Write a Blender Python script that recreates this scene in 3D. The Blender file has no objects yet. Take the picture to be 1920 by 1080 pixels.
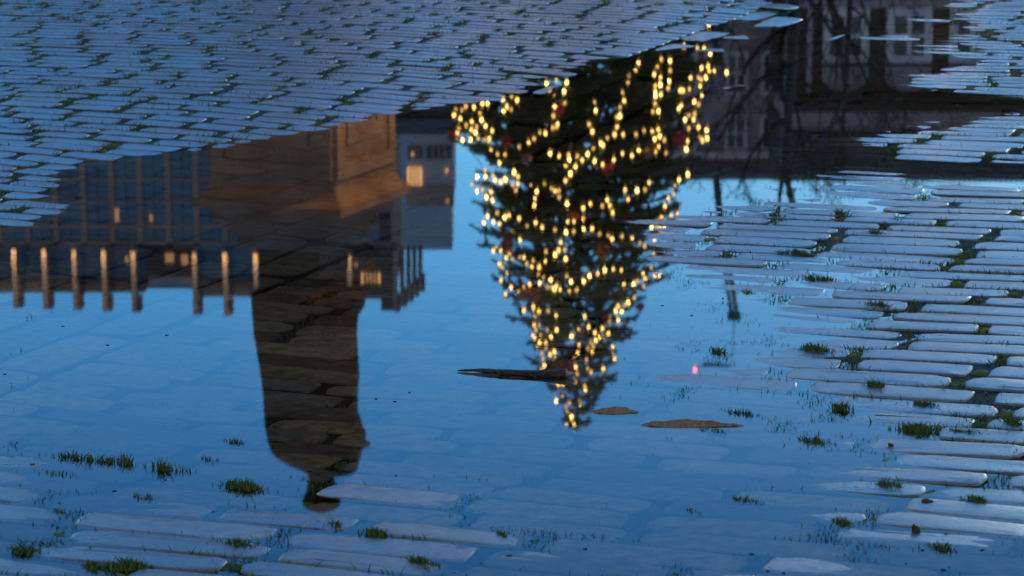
import bpy, math, random
import numpy as np
from mathutils import Vector, Matrix

random.seed(7)
rng = np.random.default_rng(11)
scene = bpy.context.scene
COL = scene.collection
R = math.radians

# ------------------------------------------------------------------ camera
FPX = 5600.0                       # focal length in pixels of the 1920 wide photograph
PITCH = math.atan(1140.0 / FPX)
H = 0.95
cam_d = bpy.data.cameras.new("camera")
cam = bpy.data.objects.new("camera", cam_d)
COL.objects.link(cam)
cam.location = (0, 0, H)
cam.rotation_euler = (math.pi / 2 - PITCH, 0, 0)
cam_d.sensor_width = 36.0
cam_d.lens = FPX * 36.0 / 1920.0
cam_d.clip_start = 0.05
cam_d.clip_end = 5000
cam_d.dof.use_dof = True
cam_d.dof.focus_distance = 4.35
cam_d.dof.aperture_fstop = 19.0
scene.camera = cam
CP, SP = math.cos(PITCH), math.sin(PITCH)


def ray(px, py):
    cx, cy = (px - 960.0) / FPX, (540.0 - py) / FPX
    return cx, CP + cy * SP, -SP + cy * CP


def G(px, py, z=0.0):
    """point of the ground seen at a photograph pixel"""
    dx, dy, dz = ray(px, py)
    t = (z - H) / dz
    return t * dx, t * dy


def M(px, py, D):
    """point at ground distance D that the puddle mirrors to a photograph pixel"""
    dx, dy, dz = ray(px, py)
    t = D / dy
    return t * dx, -H - t * dz


def MX(px, D, py=400):
    return M(px, py, D)[0]


def MZ(py, D):
    return M(960, py, D)[1]


# ------------------------------------------------------------------ helpers
class MB:
    def __init__(self):
        self.v, self.f = [], []

    def add(self, vs, fs):
        b = len(self.v)
        self.v.extend([tuple(p) for p in vs])
        self.f.extend([tuple(i + b for i in f) for f in fs])

    def box(self, x0, x1, y0, y1, z0, z1):
        self.add([(x0, y0, z0), (x1, y0, z0), (x1, y1, z0), (x0, y1, z0),
                  (x0, y0, z1), (x1, y0, z1), (x1, y1, z1), (x0, y1, z1)],
                 [(0, 3, 2, 1), (4, 5, 6, 7), (0, 1, 5, 4), (1, 2, 6, 5), (2, 3, 7, 6), (3, 0, 4, 7)])

    def tube(self, pts, rads, n=8, cap=True):
        pts = [Vector(p) for p in pts]
        rings = []
        up = None
        for i, p in enumerate(pts):
            t = (pts[min(i + 1, len(pts) - 1)] - pts[max(i - 1, 0)])
            if t.length < 1e-9:
                t = Vector((0, 0, 1))
            t.normalize()
            if up is None:
                up = Vector((1, 0, 0)) if abs(t.x) < 0.9 else Vector((0, 1, 0))
            a = t.cross(up)
            if a.length < 1e-6:
                a = t.orthogonal()
            a.normalize()
            b = t.cross(a)
            up = -b.cross(t) if False else a.cross(t) * -1
            up = b
            up = Vector((1, 0, 0)) if abs(t.x) < 0.9 else Vector((0, 1, 0))
            r = rads[i] if hasattr(rads, '__len__') else rads
            rings.append([p + (a * math.cos(2 * math.pi * k / n) + b * math.sin(2 * math.pi * k / n)) * r for k in range(n)])
        vs = [q for rg in rings for q in rg]
        fs = []
        for i in range(len(rings) - 1):
            for k in range(n):
                fs.append((i * n + k, i * n + (k + 1) % n, (i + 1) * n + (k + 1) % n, (i + 1) * n + k))
        if cap:
            fs.append(tuple(range(n))[::-1])
            fs.append(tuple((len(rings) - 1) * n + k for k in range(n)))
        self.add(vs, fs)

    def sphere(self, c, r, nu=10, nv=6, sz=1.0):
        vs, fs = [(c[0], c[1], c[2] - r * sz)], []
        for j in range(1, nv):
            ph = -math.pi / 2 + math.pi * j / nv
            for i in range(nu):
                th = 2 * math.pi * i / nu
                vs.append((c[0] + r * math.cos(ph) * math.cos(th), c[1] + r * math.cos(ph) * math.sin(th), c[2] + r * sz * math.sin(ph)))
        vs.append((c[0], c[1], c[2] + r * sz))
        for i in range(nu):
            fs.append((0, 1 + (i + 1) % nu, 1 + i))
        for j in range(nv - 2):
            for i in range(nu):
                a = 1 + j * nu
                fs.append((a + i, a + (i + 1) % nu, a + nu + (i + 1) % nu, a + nu + i))
        a = 1 + (nv - 2) * nu
        for i in range(nu):
            fs.append((a + i, a + (i + 1) % nu, len(vs) - 1))
        self.add(vs, fs)

    def loft(self, rings, cap=True):
        n = len(rings[0])
        vs = [q for rg in rings for q in rg]
        fs = []
        for i in range(len(rings) - 1):
            for k in range(n):
                fs.append((i * n + k, i * n + (k + 1) % n, (i + 1) * n + (k + 1) % n, (i + 1) * n + k))
        if cap:
            fs.append(tuple(range(n))[::-1])
            fs.append(tuple((len(rings) - 1) * n + k for k in range(n)))
        self.add(vs, fs)

    def build(self, name, mat, parent=None, smooth=False, loc=None, rz=0.0):
        me = bpy.data.meshes.new(name)
        me.from_pydata(self.v, [], self.f)
        me.materials.append(mat)
        if smooth:
            me.polygons.foreach_set("use_smooth", [True] * len(me.polygons))
        me.update()
        return link(name, me, parent, loc, rz)


def link(name, me, parent=None, loc=None, rz=0.0):
    o = bpy.data.objects.new(name, me)
    COL.objects.link(o)
    if parent is not None:
        o.parent = parent
    if loc is not None:
        o.location = loc
    o.rotation_euler.z = rz
    return o


def np_mesh(name, V, F, mat, parent=None, smooth=False):
    """V (n,3) floats, F (m,k) ints with constant k"""
    me = bpy.data.meshes.new(name)
    V = np.asarray(V, dtype=np.float32)
    F = np.asarray(F, dtype=np.int32)
    m, k = F.shape
    me.vertices.add(len(V))
    me.vertices.foreach_set("co", V.ravel())
    me.loops.add(m * k)
    me.loops.foreach_set("vertex_index", F.ravel())
    me.polygons.add(m)
    me.polygons.foreach_set("loop_start", np.arange(0, m * k, k, dtype=np.int32))
    me.polygons.foreach_set("loop_total", np.full(m, k, dtype=np.int32))
    if smooth:
        me.polygons.foreach_set("use_smooth", np.ones(m, dtype=bool))
    me.materials.append(mat)
    me.update(calc_edges=True)
    me.validate()
    return link(name, me, parent)


def tag(o, label=None, cat=None, group=None, kind=None):
    if label:
        o["label"] = label
    if cat:
        o["category"] = cat
    if group:
        o["group"] = group
    if kind:
        o["kind"] = kind
    return o


def empty(name, loc, label, cat, group=None, rz=0.0):
    o = bpy.data.objects.new(name, None)
    COL.objects.link(o)
    o.location = loc
    o.rotation_euler.z = rz
    return tag(o, label, cat, group)


# ------------------------------------------------------------------ materials
def mat(name):
    m = bpy.data.materials.new(name)
    m.use_nodes = True
    nt = m.node_tree
    nt.nodes.clear()
    out = nt.nodes.new("ShaderNodeOutputMaterial")
    return m, nt, out


def noise_mat(name, c1, c2, scale=4.0, rough=0.8, bump=0.0, spec=0.3, metallic=0.0, detail=5.0, stretch=None, bscale=None):
    m, nt, out = mat(name)
    N, L = nt.nodes, nt.links
    p = N.new("ShaderNodeBsdfPrincipled")
    tc = N.new("ShaderNodeTexCoord")
    src = tc.outputs["Object"]
    if stretch:
        mp = N.new("ShaderNodeMapping")
        mp.inputs["Scale"].default_value = stretch
        L.new(src, mp.inputs["Vector"])
        src = mp.outputs["Vector"]
    nz = N.new("ShaderNodeTexNoise")
    nz.inputs["Scale"].default_value = scale
    nz.inputs["Detail"].default_value = detail
    L.new(src, nz.inputs["Vector"])
    cr = N.new("ShaderNodeValToRGB")
    cr.color_ramp.elements[0].position = 0.3
    cr.color_ramp.elements[1].position = 0.7
    cr.color_ramp.elements[0].color = (*c1, 1)
    cr.color_ramp.elements[1].color = (*c2, 1)
    L.new(nz.outputs["Fac"], cr.inputs["Fac"])
    L.new(cr.outputs["Color"], p.inputs["Base Color"])
    p.inputs["Roughness"].default_value = rough
    p.inputs["Specular IOR Level"].default_value = spec
    p.inputs["Metallic"].default_value = metallic
    if bump:
        b = N.new("ShaderNodeBump")
        b.inputs["Strength"].default_value = bump
        b.inputs["Distance"].default_value = 0.02
        if bscale:
            n2 = N.new("ShaderNodeTexNoise")
            n2.inputs["Scale"].default_value = bscale
            L.new(src, n2.inputs["Vector"])
            L.new(n2.outputs["Fac"], b.inputs["Height"])
        else:
            L.new(nz.outputs["Fac"], b.inputs["Height"])
        L.new(b.outputs["Normal"], p.inputs["Normal"])
    L.new(p.outputs["BSDF"], out.inputs["Surface"])
    return m


def emit_mat(name, col, strength):
    m, nt, out = mat(name)
    e = nt.nodes.new("ShaderNodeEmission")
    e.inputs["Color"].default_value = (*col, 1)
    e.inputs["Strength"].default_value = strength
    nt.links.new(e.outputs[0], out.inputs["Surface"])
    return m


def brick_mat(name, c1, c2, cm, sx, bump=0.3):
    m, nt, out = mat(name)
    N, L = nt.nodes, nt.links
    p = N.new("ShaderNodeBsdfPrincipled")
    tc = N.new("ShaderNodeTexCoord")
    mp = N.new("ShaderNodeMapping")
    mp.inputs["Rotation"].default_value = (math.pi / 2, 0, 0)
    b = N.new("ShaderNodeTexBrick")
    b.inputs["Color1"].default_value = (*c1, 1)
    b.inputs["Color2"].default_value = (*c2, 1)
    b.inputs["Mortar"].default_value = (*cm, 1)
    b.inputs["Scale"].default_value = sx
    b.inputs["Mortar Size"].default_value = 0.02
    L.new(tc.outputs["Object"], mp.inputs["Vector"])
    L.new(mp.outputs["Vector"], b.inputs["Vector"])
    nz = N.new("ShaderNodeTexNoise")
    nz.inputs["Scale"].default_value = 0.9
    nz.inputs["Detail"].default_value = 6
    L.new(tc.outputs["Object"], nz.inputs["Vector"])
    mx = N.new("ShaderNodeMix")
    mx.data_type = 'RGBA'
    mx.blend_type = 'MULTIPLY'
    mx.inputs[0].default_value = 0.7
    L.new(b.outputs["Color"], mx.inputs[6])
    L.new(nz.outputs["Color"], mx.inputs[7])
    L.new(mx.outputs[2], p.inputs["Base Color"])
    p.inputs["Roughness"].default_value = 0.85
    L.new(p.outputs["BSDF"], out.inputs["Surface"])
    return m


def stone_mat():
    m, nt, out = mat("wet_sett_stone")
    N, L = nt.nodes, nt.links
    p = N.new("ShaderNodeBsdfPrincipled")
    tc = N.new("ShaderNodeTexCoord")
    geo = N.new("ShaderNodeNewGeometry")
    # per-stone tone
    cr = N.new("ShaderNodeValToRGB")
    cr.color_ramp.elements[0].color = (0.165, 0.12, 0.09, 1)
    cr.color_ramp.elements[1].color = (0.43, 0.36, 0.265, 1)
    e = cr.color_ramp.elements.new(0.35)
    e.color = (0.245, 0.225, 0.205, 1)
    e = cr.color_ramp.elements.new(0.7)
    e.color = (0.35, 0.28, 0.17, 1)
    L.new(geo.outputs["Random Per Island"], cr.inputs["Fac"])
    nz = N.new("ShaderNodeTexNoise")
    nz.inputs["Scale"].default_value = 45
    nz.inputs["Detail"].default_value = 8
    nz.inputs["Roughness"].default_value = 0.65
    L.new(tc.outputs["Object"], nz.inputs["Vector"])
    mr = N.new("ShaderNodeMapRange")
    mr.inputs["From Min"].default_value = 0.3
    mr.inputs["From Max"].default_value = 0.7
    mr.inputs["To Min"].default_value = 0.38
    mr.inputs["To Max"].default_value = 1.4
    L.new(nz.outputs["Fac"], mr.inputs["Value"])
    mx = N.new("ShaderNodeMix")
    mx.data_type = 'RGBA'
    mx.blend_type = 'MULTIPLY'
    mx.inputs[0].default_value = 1.0
    L.new(cr.outputs["Color"], mx.inputs[6])
    L.new(mr.outputs["Result"], mx.inputs[7])
    # dirt / algae in broad patches
    n2 = N.new("ShaderNodeTexNoise")
    n2.inputs["Scale"].default_value = 3.0
    n2.inputs["Detail"].default_value = 6
    L.new(tc.outputs["Object"], n2.inputs["Vector"])
    mr2 = N.new("ShaderNodeMapRange")
    mr2.inputs["From Min"].default_value = 0.5
    mr2.inputs["From Max"].default_value = 0.75
    mr2.inputs["To Max"].default_value = 0.6
    L.new(n2.outputs["Fac"], mr2.inputs["Value"])
    mx2 = N.new("ShaderNodeMix")
    mx2.data_type = 'RGBA'
    mx2.inputs[7].default_value = (0.12, 0.12, 0.05, 1)
    L.new(mr2.outputs["Result"], mx2.inputs[0])
    L.new(mx.outputs[2], mx2.inputs[6])
    sep = N.new("ShaderNodeSeparateXYZ")
    L.new(geo.outputs["Position"], sep.inputs[0])
    dry_dim = N.new("ShaderNodeMapRange")          # base colour darkened above the waterline so the sky's sheen dominates
    dry_dim.inputs["From Min"].default_value = -0.0005
    dry_dim.inputs["From Max"].default_value = 0.003
    dry_dim.inputs["To Min"].default_value = 1.0
    dry_dim.inputs["To Max"].default_value = 0.5
    L.new(sep.outputs["Z"], dry_dim.inputs["Value"])
    mx3 = N.new("ShaderNodeMix")
    mx3.data_type = 'RGBA'
    mx3.blend_type = 'MULTIPLY'
    mx3.inputs[0].default_value = 1.0
    L.new(mx2.outputs[2], mx3.inputs[6])
    L.new(dry_dim.outputs["Result"], mx3.inputs[7])
    # far sunken stones coloured darker, dimming them so mirrored buildings stand out
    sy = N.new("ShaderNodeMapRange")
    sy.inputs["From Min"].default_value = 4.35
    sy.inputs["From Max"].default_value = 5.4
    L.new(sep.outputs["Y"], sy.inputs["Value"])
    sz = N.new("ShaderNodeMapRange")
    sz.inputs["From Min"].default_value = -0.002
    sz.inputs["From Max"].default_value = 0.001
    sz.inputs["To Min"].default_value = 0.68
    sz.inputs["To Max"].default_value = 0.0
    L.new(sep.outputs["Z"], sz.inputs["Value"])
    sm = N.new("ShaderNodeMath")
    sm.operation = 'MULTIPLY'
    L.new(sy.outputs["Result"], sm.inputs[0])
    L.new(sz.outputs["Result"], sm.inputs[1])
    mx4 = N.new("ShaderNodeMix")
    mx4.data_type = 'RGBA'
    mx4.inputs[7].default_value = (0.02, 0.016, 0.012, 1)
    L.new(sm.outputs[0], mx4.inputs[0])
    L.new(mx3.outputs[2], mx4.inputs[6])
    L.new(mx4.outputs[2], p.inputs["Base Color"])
    # the damp stone is glossier where it lies low and wet
    mr3 = N.new("ShaderNodeMapRange")
    mr3.inputs["From Min"].default_value = 0.0
    mr3.inputs["From Max"].default_value = 0.018
    mr3.inputs["To Min"].default_value = 0.14
    mr3.inputs["To Max"].default_value = 0.20
    L.new(sep.outputs["Z"], mr3.inputs["Value"])
    ad = N.new("ShaderNodeMath")
    ad.operation = 'MULTIPLY_ADD'
    L.new(nz.outputs["Fac"], ad.inputs[0])
    ad.inputs[1].default_value = 0.32
    L.new(mr3.outputs["Result"], ad.inputs[2])
    rr2 = N.new("ShaderNodeMath")
    rr2.operation = 'MULTIPLY_ADD'
    L.new(geo.outputs["Random Per Island"], rr2.inputs[0])
    rr2.inputs[1].default_value = 0.14
    L.new(ad.outputs[0], rr2.inputs[2])
    L.new(rr2.outputs[0], p.inputs["Roughness"])
    p.inputs["IOR"].default_value = 1.55
    b = N.new("ShaderNodeBump")
    b.inputs["Strength"].default_value = 0.8
    b.inputs["Distance"].default_value = 0.0025
    n3 = N.new("ShaderNodeTexNoise")
    n3.inputs["Scale"].default_value = 110
    n3.inputs["Detail"].default_value = 9
    n3.inputs["Roughness"].default_value = 0.7
    L.new(tc.outputs["Object"], n3.inputs["Vector"])
    L.new(n3.outputs["Fac"], b.inputs["Height"])
    L.new(b.outputs["Normal"], p.inputs["Normal"])
    # under water the stone has no gloss of its own: its index is close to the water's
    mr4 = N.new("ShaderNodeMapRange")
    mr4.inputs["From Min"].default_value = -0.0012
    mr4.inputs["From Max"].default_value = 0.0002
    mr4.inputs["To Min"].default_value = 0.0
    mr4.inputs["To Max"].default_value = 1.0
    L.new(sep.outputs["Z"], mr4.inputs["Value"])
    cw_ = N.new("ShaderNodeMath")
    cw_.operation = 'MULTIPLY'
    cw_.inputs[1].default_value = 1.0
    L.new(mr4.outputs["Result"], cw_.inputs[0])
    L.new(cw_.outputs[0], p.inputs["Coat Weight"])
    hf = N.new("ShaderNodeMath")
    hf.operation = 'MULTIPLY'
    hf.inputs[1].default_value = 0.85
    L.new(mr4.outputs["Result"], hf.inputs[0])
    L.new(hf.outputs[0], p.inputs["Specular IOR Level"])
    bc = N.new("ShaderNodeBump")
    bc.inputs["Strength"].default_value = 0.3
    bc.inputs["Distance"].default_value = 0.0025
    L.new(n3.outputs["Fac"], bc.inputs["Height"])
    L.new(bc.outputs["Normal"], p.inputs["Coat Normal"])
    p.inputs["Coat Roughness"].default_value = 0.17
    p.inputs["Coat IOR"].default_value = 1.5
    L.new(p.outputs["BSDF"], out.inputs["Surface"])
    return m


def ground_mat():
    """soil in the joints near the puddle; the rest of the square paved in bond"""
    m, nt, out = mat("square_ground")
    N, L = nt.nodes, nt.links
    p = N.new("ShaderNodeBsdfPrincipled")
    tc = N.new("ShaderNodeTexCoord")
    nz = N.new("ShaderNodeTexNoise")
    nz.inputs["Scale"].default_value = 60
    nz.inputs["Detail"].default_value = 6
    L.new(tc.outputs["Object"], nz.inputs["Vector"])
    cr = N.new("ShaderNodeValToRGB")
    cr.color_ramp.elements[0].position = 0.35
    cr.color_ramp.elements[1].position = 0.65
    cr.color_ramp.elements[0].color = (0.010, 0.008, 0.006, 1)
    cr.color_ramp.elements[1].color = (0.018, 0.026, 0.009, 1)
    L.new(nz.outputs["Fac"], cr.inputs["Fac"])
    mp = N.new("ShaderNodeMapping")
    mp.inputs["Rotation"].default_value = (0, 0, R(13.5))
    L.new(tc.outputs["Object"], mp.inputs["Vector"])
    br = N.new("ShaderNodeTexBrick")
    br.inputs["Scale"].default_value = 1.0
    br.inputs["Brick Width"].default_value = 0.21
    br.inputs["Row Height"].default_value = 0.08
    br.inputs["Mortar Size"].default_value = 0.006
    br.inputs["Color1"].default_value = (0.11, 0.09, 0.075, 1)
    br.inputs["Color2"].default_value = (0.17, 0.14, 0.11, 1)
    br.inputs["Mortar"].default_value = (0.02, 0.025, 0.012, 1)
    L.new(mp.outputs["Vector"], br.inputs["Vector"])
    at = N.new("ShaderNodeAttribute")
    at.attribute_name = "outer"
    mx = N.new("ShaderNodeMix")
    mx.data_type = 'RGBA'
    L.new(at.outputs["Fac"], mx.inputs[0])
    L.new(cr.outputs["Color"], mx.inputs[6])
    L.new(br.outputs["Color"], mx.inputs[7])
    L.new(mx.outputs[2], p.inputs["Base Color"])
    p.inputs["Roughness"].default_value = 0.6
    p.inputs["Specular IOR Level"].default_value = 0.25
    L.new(p.outputs["BSDF"], out.inputs["Surface"])
    return m


def water_mat():
    m, nt, out = mat("puddle_water")
    N, L = nt.nodes, nt.links
    fr = N.new("ShaderNodeFresnel")
    fr.inputs["IOR"].default_value = 1.333
    tr = N.new("ShaderNodeBsdfTransparent")
    tr.inputs["Color"].default_value = (0.98, 0.93, 0.80, 1)
    gl = N.new("ShaderNodeBsdfGlossy")
    gl.inputs["Roughness"].default_value = 0.014
    gl.inputs["Color"].default_value = (1, 1, 1, 1)
    tc = N.new("ShaderNodeTexCoord")
    nz = N.new("ShaderNodeTexNoise")
    nz.inputs["Scale"].default_value = 5.0
    nz.inputs["Detail"].default_value = 2
    L.new(tc.outputs["Object"], nz.inputs["Vector"])
    b = N.new("ShaderNodeBump")
    b.inputs["Strength"].default_value = 0.0012
    b.inputs["Distance"].default_value = 0.01
    L.new(nz.outputs["Fac"], b.inputs["Height"])
    L.new(b.outputs["Normal"], gl.inputs["Normal"])
    mx = N.new("ShaderNodeMixShader")
    L.new(fr.outputs[0], mx.inputs[0])
    L.new(tr.outputs[0], mx.inputs[1])
    L.new(gl.outputs[0], mx.inputs[2])
    L.new(mx.outputs[0], out.inputs["Surface"])
    return m


def window_glass(name, c1, c2, rough=0.12):
    m = noise_mat(name, c1, c2, 0.25, rough, spec=0.6)
    return m


MT = {}
MT['stone'] = stone_mat()
MT['ground'] = ground_mat()
MT['flank'] = noise_mat("dirty_sett_flank", (0.010, 0.010, 0.006), (0.035, 0.030, 0.020), 60, 0.9, spec=0.12)
MT['water'] = water_mat()
MT['grass'] = noise_mat("joint_grass_blades", (0.05, 0.105, 0.012), (0.16, 0.235, 0.03), 25, 0.55, spec=0.25)
def blade_mat():
    """mixed greens with some dead straw-coloured blades, one tone per blade"""
    m, nt, out = mat("grass_blades")
    N, L = nt.nodes, nt.links
    p = N.new("ShaderNodeBsdfPrincipled")
    geo = N.new("ShaderNodeNewGeometry")
    cr = N.new("ShaderNodeValToRGB")
    cr.color_ramp.elements[0].color = (0.030, 0.075, 0.010, 1)
    cr.color_ramp.elements[1].color = (0.30, 0.22, 0.09, 1)
    for pos, c in ((0.35, (0.07, 0.135, 0.016, 1)), (0.7, (0.15, 0.22, 0.028, 1)), (0.88, (0.20, 0.20, 0.04, 1))):
        e = cr.color_ramp.elements.new(pos)
        e.color = c
    L.new(geo.outputs["Random Per Island"], cr.inputs["Fac"])
    L.new(cr.outputs["Color"], p.inputs["Base Color"])
    p.inputs["Roughness"].default_value = 0.6
    p.inputs["Specular IOR Level"].default_value = 0.25
    L.new(p.outputs["BSDF"], out.inputs["Surface"])
    return m


MT['grass'] = blade_mat()
MT['moss'] = noise_mat("moss_cushion", (0.018, 0.04, 0.01), (0.05, 0.085, 0.02), 80, 0.25)
MT['bark_wet'] = noise_mat("wet_twig_bark", (0.03, 0.02, 0.015), (0.17, 0.12, 0.085), 70, 0.4, 0.6, stretch=(1, 6, 6))
MT['pale_wood'] = noise_mat("pale_split_wood", (0.35, 0.27, 0.18), (0.55, 0.46, 0.34), 120, 0.6)
MT['brown_chip'] = noise_mat("dead_leaf", (0.24, 0.125, 0.055), (0.52, 0.31, 0.15), 160, 0.95, spec=0.05)
MT['leaf_dark'] = noise_mat("rotting_leaf", (0.05, 0.026, 0.014), (0.13, 0.07, 0.03), 150, 0.8, spec=0.2)
MT['debris'] = noise_mat("floating_bits", (0.02, 0.02, 0.01), (0.07, 0.05, 0.025), 90, 0.6)
MT['bronze'] = noise_mat("dark_bronze", (0.030, 0.016, 0.010), (0.070, 0.040, 0.022), 3.0, 0.6, 0.3, spec=0.25, bscale=30)
MT['pedestal'] = noise_mat("weathered_pedestal_stone", (0.17, 0.11, 0.075), (0.36, 0.25, 0.18), 2.2, 0.85, 0.3, bscale=14)
MT['pedestal_pale'] = noise_mat("pale_capstone", (0.16, 0.13, 0.11), (0.26, 0.22, 0.19), 3, 0.7)
MT['needles'] = noise_mat("spruce_needles", (0.020, 0.050, 0.014), (0.055, 0.095, 0.028), 1.5, 0.7)
MT['trunk'] = noise_mat("spruce_bark", (0.03, 0.02, 0.014), (0.07, 0.05, 0.035), 6, 0.25)
MT['barebark'] = noise_mat("bare_tree_bark", (0.007, 0.006, 0.005), (0.02, 0.016, 0.014), 5, 0.25)
MT['cable'] = noise_mat("light_cable", (0.01, 0.02, 0.01), (0.02, 0.03, 0.015), 9, 0.6)
MT['red'] = noise_mat("red_bauble", (0.28, 0.008, 0.010), (0.42, 0.014, 0.014), 4, 0.3, spec=0.5)
MT['gold'] = noise_mat("gold_bauble", (0.26, 0.13, 0.02), (0.36, 0.19, 0.035), 4, 0.3, metallic=0.6)
MT['silver'] = noise_mat("silver_bauble", (0.20, 0.17, 0.14), (0.30, 0.26, 0.22), 4, 0.25, metallic=0.7)
MT['brick'] = brick_mat("brown_brick", (0.13, 0.05, 0.04), (0.20, 0.08, 0.065), (0.14, 0.11, 0.10), 4.5)
MT['brick_dark'] = brick_mat("dark_brick", (0.07, 0.045, 0.045), (0.10, 0.06, 0.055), (0.07, 0.06, 0.06), 4.5)
MT['stucco'] = noise_mat("mauve_render", (0.31, 0.235, 0.245), (0.45, 0.345, 0.355), 0.8, 0.25)
MT['white'] = noise_mat("white_paint", (0.74, 0.72, 0.70), (0.84, 0.82, 0.80), 2, 0.5)
MT['attic'] = noise_mat("grey_attic_stone", (0.34, 0.30, 0.30), (0.48, 0.43, 0.43), 1.2, 0.85)
MT['cornice'] = noise_mat("dark_cornice_paint", (0.045, 0.022, 0.018), (0.08, 0.04, 0.03), 2, 0.6)
MT['pantile'] = noise_mat("red_pantile", (0.07, 0.028, 0.026), (0.14, 0.06, 0.05), 3, 0.75)
MT['slate'] = noise_mat("blue_slate", (0.035, 0.045, 0.06), (0.07, 0.085, 0.10), 3, 0.7)
MT['glass_dark'] = noise_mat("dark_window_glass", (0.015, 0.017, 0.022), (0.04, 0.04, 0.05), 0.7, 0.1, spec=0.6)
MT['glass_teal'] = noise_mat("teal_window_glass", (0.01, 0.09, 0.22), (0.03, 0.24, 0.36), 0.12, 0.15, spec=0.6)
MT['concrete'] = noise_mat("tower_cladding", (0.36, 0.27, 0.22), (0.50, 0.38, 0.32), 0.15, 0.8)
MT['concrete_dark'] = noise_mat("dark_cladding", (0.07, 0.065, 0.07), (0.12, 0.11, 0.115), 0.15, 0.8)
MT['fin'] = noise_mat("pale_fin_cladding", (0.34, 0.29, 0.25), (0.46, 0.40, 0.35), 0.5, 0.7)
MT['pale'] = noise_mat("pale_glass_tower", (0.30, 0.42, 0.52), (0.42, 0.54, 0.64), 0.05, 0.35, spec=0.6)
MT['palegrey'] = noise_mat("pale_panel", (0.42, 0.42, 0.44), (0.55, 0.54, 0.55), 0.2, 0.7)
MT['metal'] = noise_mat("dark_steel", (0.035, 0.035, 0.04), (0.07, 0.07, 0.075), 1, 0.5, metallic=0.3)
MT['lit'] = emit_mat("lit_window_glow", (1.0, 0.52, 0.20), 0.36)
MT['lit_dim'] = emit_mat("dim_lit_window_glow", (1.0, 0.52, 0.22), 0.16)
MT['lamp'] = emit_mat("lamp_glow", (1.0, 0.72, 0.38), 9.0)
MT['redlamp'] = emit_mat("red_warning_glow", (1.0, 0.08, 0.10), 6.0)
BULBS = [emit_mat("bulb_glow", (1.0, 0.56, 0.13), s) for s in (0.7, 1.9, 4.0)]

# ------------------------------------------------------------------ world, sun
SUN_EL, SUN_AZ = R(3.0), R(18.0)
w = bpy.data.worlds.new("World")
scene.world = w
w.use_nodes = True
nt = w.node_tree
nt.nodes.clear()
wo = nt.nodes.new("ShaderNodeOutputWorld")
bg = nt.nodes.new("ShaderNodeBackground")
sky = nt.nodes.new("ShaderNodeTexSky")
sky.sky_type = 'NISHITA'
sky.sun_disc = False
sky.sun_elevation = R(3.0)
sky.sun_rotation = SUN_AZ
sky.altitude = 0
sky.air_density = 1.0
sky.dust_density = 0.3
sky.ozone_density = 6.0
tint = nt.nodes.new("ShaderNodeMix")
tint.data_type = 'RGBA'
tint.blend_type = 'MULTIPLY'
tint.inputs[0].default_value = 1.0
tint.inputs[7].default_value = (0.95, 1.14, 0.93, 1)
nt.links.new(sky.outputs[0], tint.inputs[6])
air = nt.nodes.new("ShaderNodeMix")
air.data_type = 'RGBA'
air.blend_type = 'ADD'
air.inputs[0].default_value = 1.0
air.inputs[7].default_value = (0.02, 0.0, 0.08, 1)      # airlight of the whole dusk sky
nt.links.new(tint.outputs[2], air.inputs[6])
# grey fill light added overhead and behind, unseen; the clear dusk sky lies low ahead
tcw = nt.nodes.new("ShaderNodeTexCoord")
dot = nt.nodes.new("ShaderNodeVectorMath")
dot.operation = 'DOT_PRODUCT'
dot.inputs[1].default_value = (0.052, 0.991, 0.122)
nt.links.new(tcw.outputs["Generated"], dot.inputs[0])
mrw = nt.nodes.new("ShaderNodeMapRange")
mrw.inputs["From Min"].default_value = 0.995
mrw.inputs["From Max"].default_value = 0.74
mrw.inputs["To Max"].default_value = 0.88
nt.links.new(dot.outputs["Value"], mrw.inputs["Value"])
fill_sky = nt.nodes.new("ShaderNodeMix")
fill_sky.data_type = 'RGBA'
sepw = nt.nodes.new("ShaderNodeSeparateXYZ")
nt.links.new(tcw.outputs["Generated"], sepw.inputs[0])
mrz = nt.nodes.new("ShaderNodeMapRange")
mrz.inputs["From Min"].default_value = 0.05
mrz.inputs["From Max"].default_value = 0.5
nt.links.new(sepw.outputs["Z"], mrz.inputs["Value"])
fill_tone = nt.nodes.new("ShaderNodeMix")
fill_tone.data_type = 'RGBA'
fill_tone.inputs[6].default_value = (0.70, 0.92, 1.40, 1)      # brightened low behind the viewer, unseen, to light the facades
fill_tone.inputs[7].default_value = (0.22, 0.25, 0.31, 1)
nt.links.new(mrz.outputs["Result"], fill_tone.inputs[0])
nt.links.new(fill_tone.outputs[2], fill_sky.inputs[7])
nt.links.new(mrw.outputs["Result"], fill_sky.inputs[0])
# the dusk sky deepens quickly above the bright low band
sepd = nt.nodes.new("ShaderNodeSeparateXYZ")
nt.links.new(tcw.outputs["Generated"], sepd.inputs[0])
mrd = nt.nodes.new("ShaderNodeMapRange")
mrd.inputs["From Min"].default_value = 0.19
mrd.inputs["From Max"].default_value = 0.33
mrd.inputs["To Max"].default_value = 0.85
nt.links.new(sepd.outputs["Z"], mrd.inputs["Value"])
deep = nt.nodes.new("ShaderNodeMix")
deep.data_type = 'RGBA'
deep.inputs[7].default_value = (0.01, 0.36, 1.15, 1)
nt.links.new(mrd.outputs["Result"], deep.inputs[0])
nt.links.new(air.outputs[2], deep.inputs[6])
nt.links.new(deep.outputs[2], fill_sky.inputs[6])
nt.links.new(fill_sky.outputs[2], bg.inputs["Color"])
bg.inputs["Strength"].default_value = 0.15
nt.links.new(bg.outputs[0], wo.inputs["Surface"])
sd = bpy.data.lights.new("sun", 'SUN')
sd.energy = 0.02
sd.angle = R(12)
sd.color = (1.0, 0.85, 0.7)
so = bpy.data.objects.new("sun", sd)
COL.objects.link(so)
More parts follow.
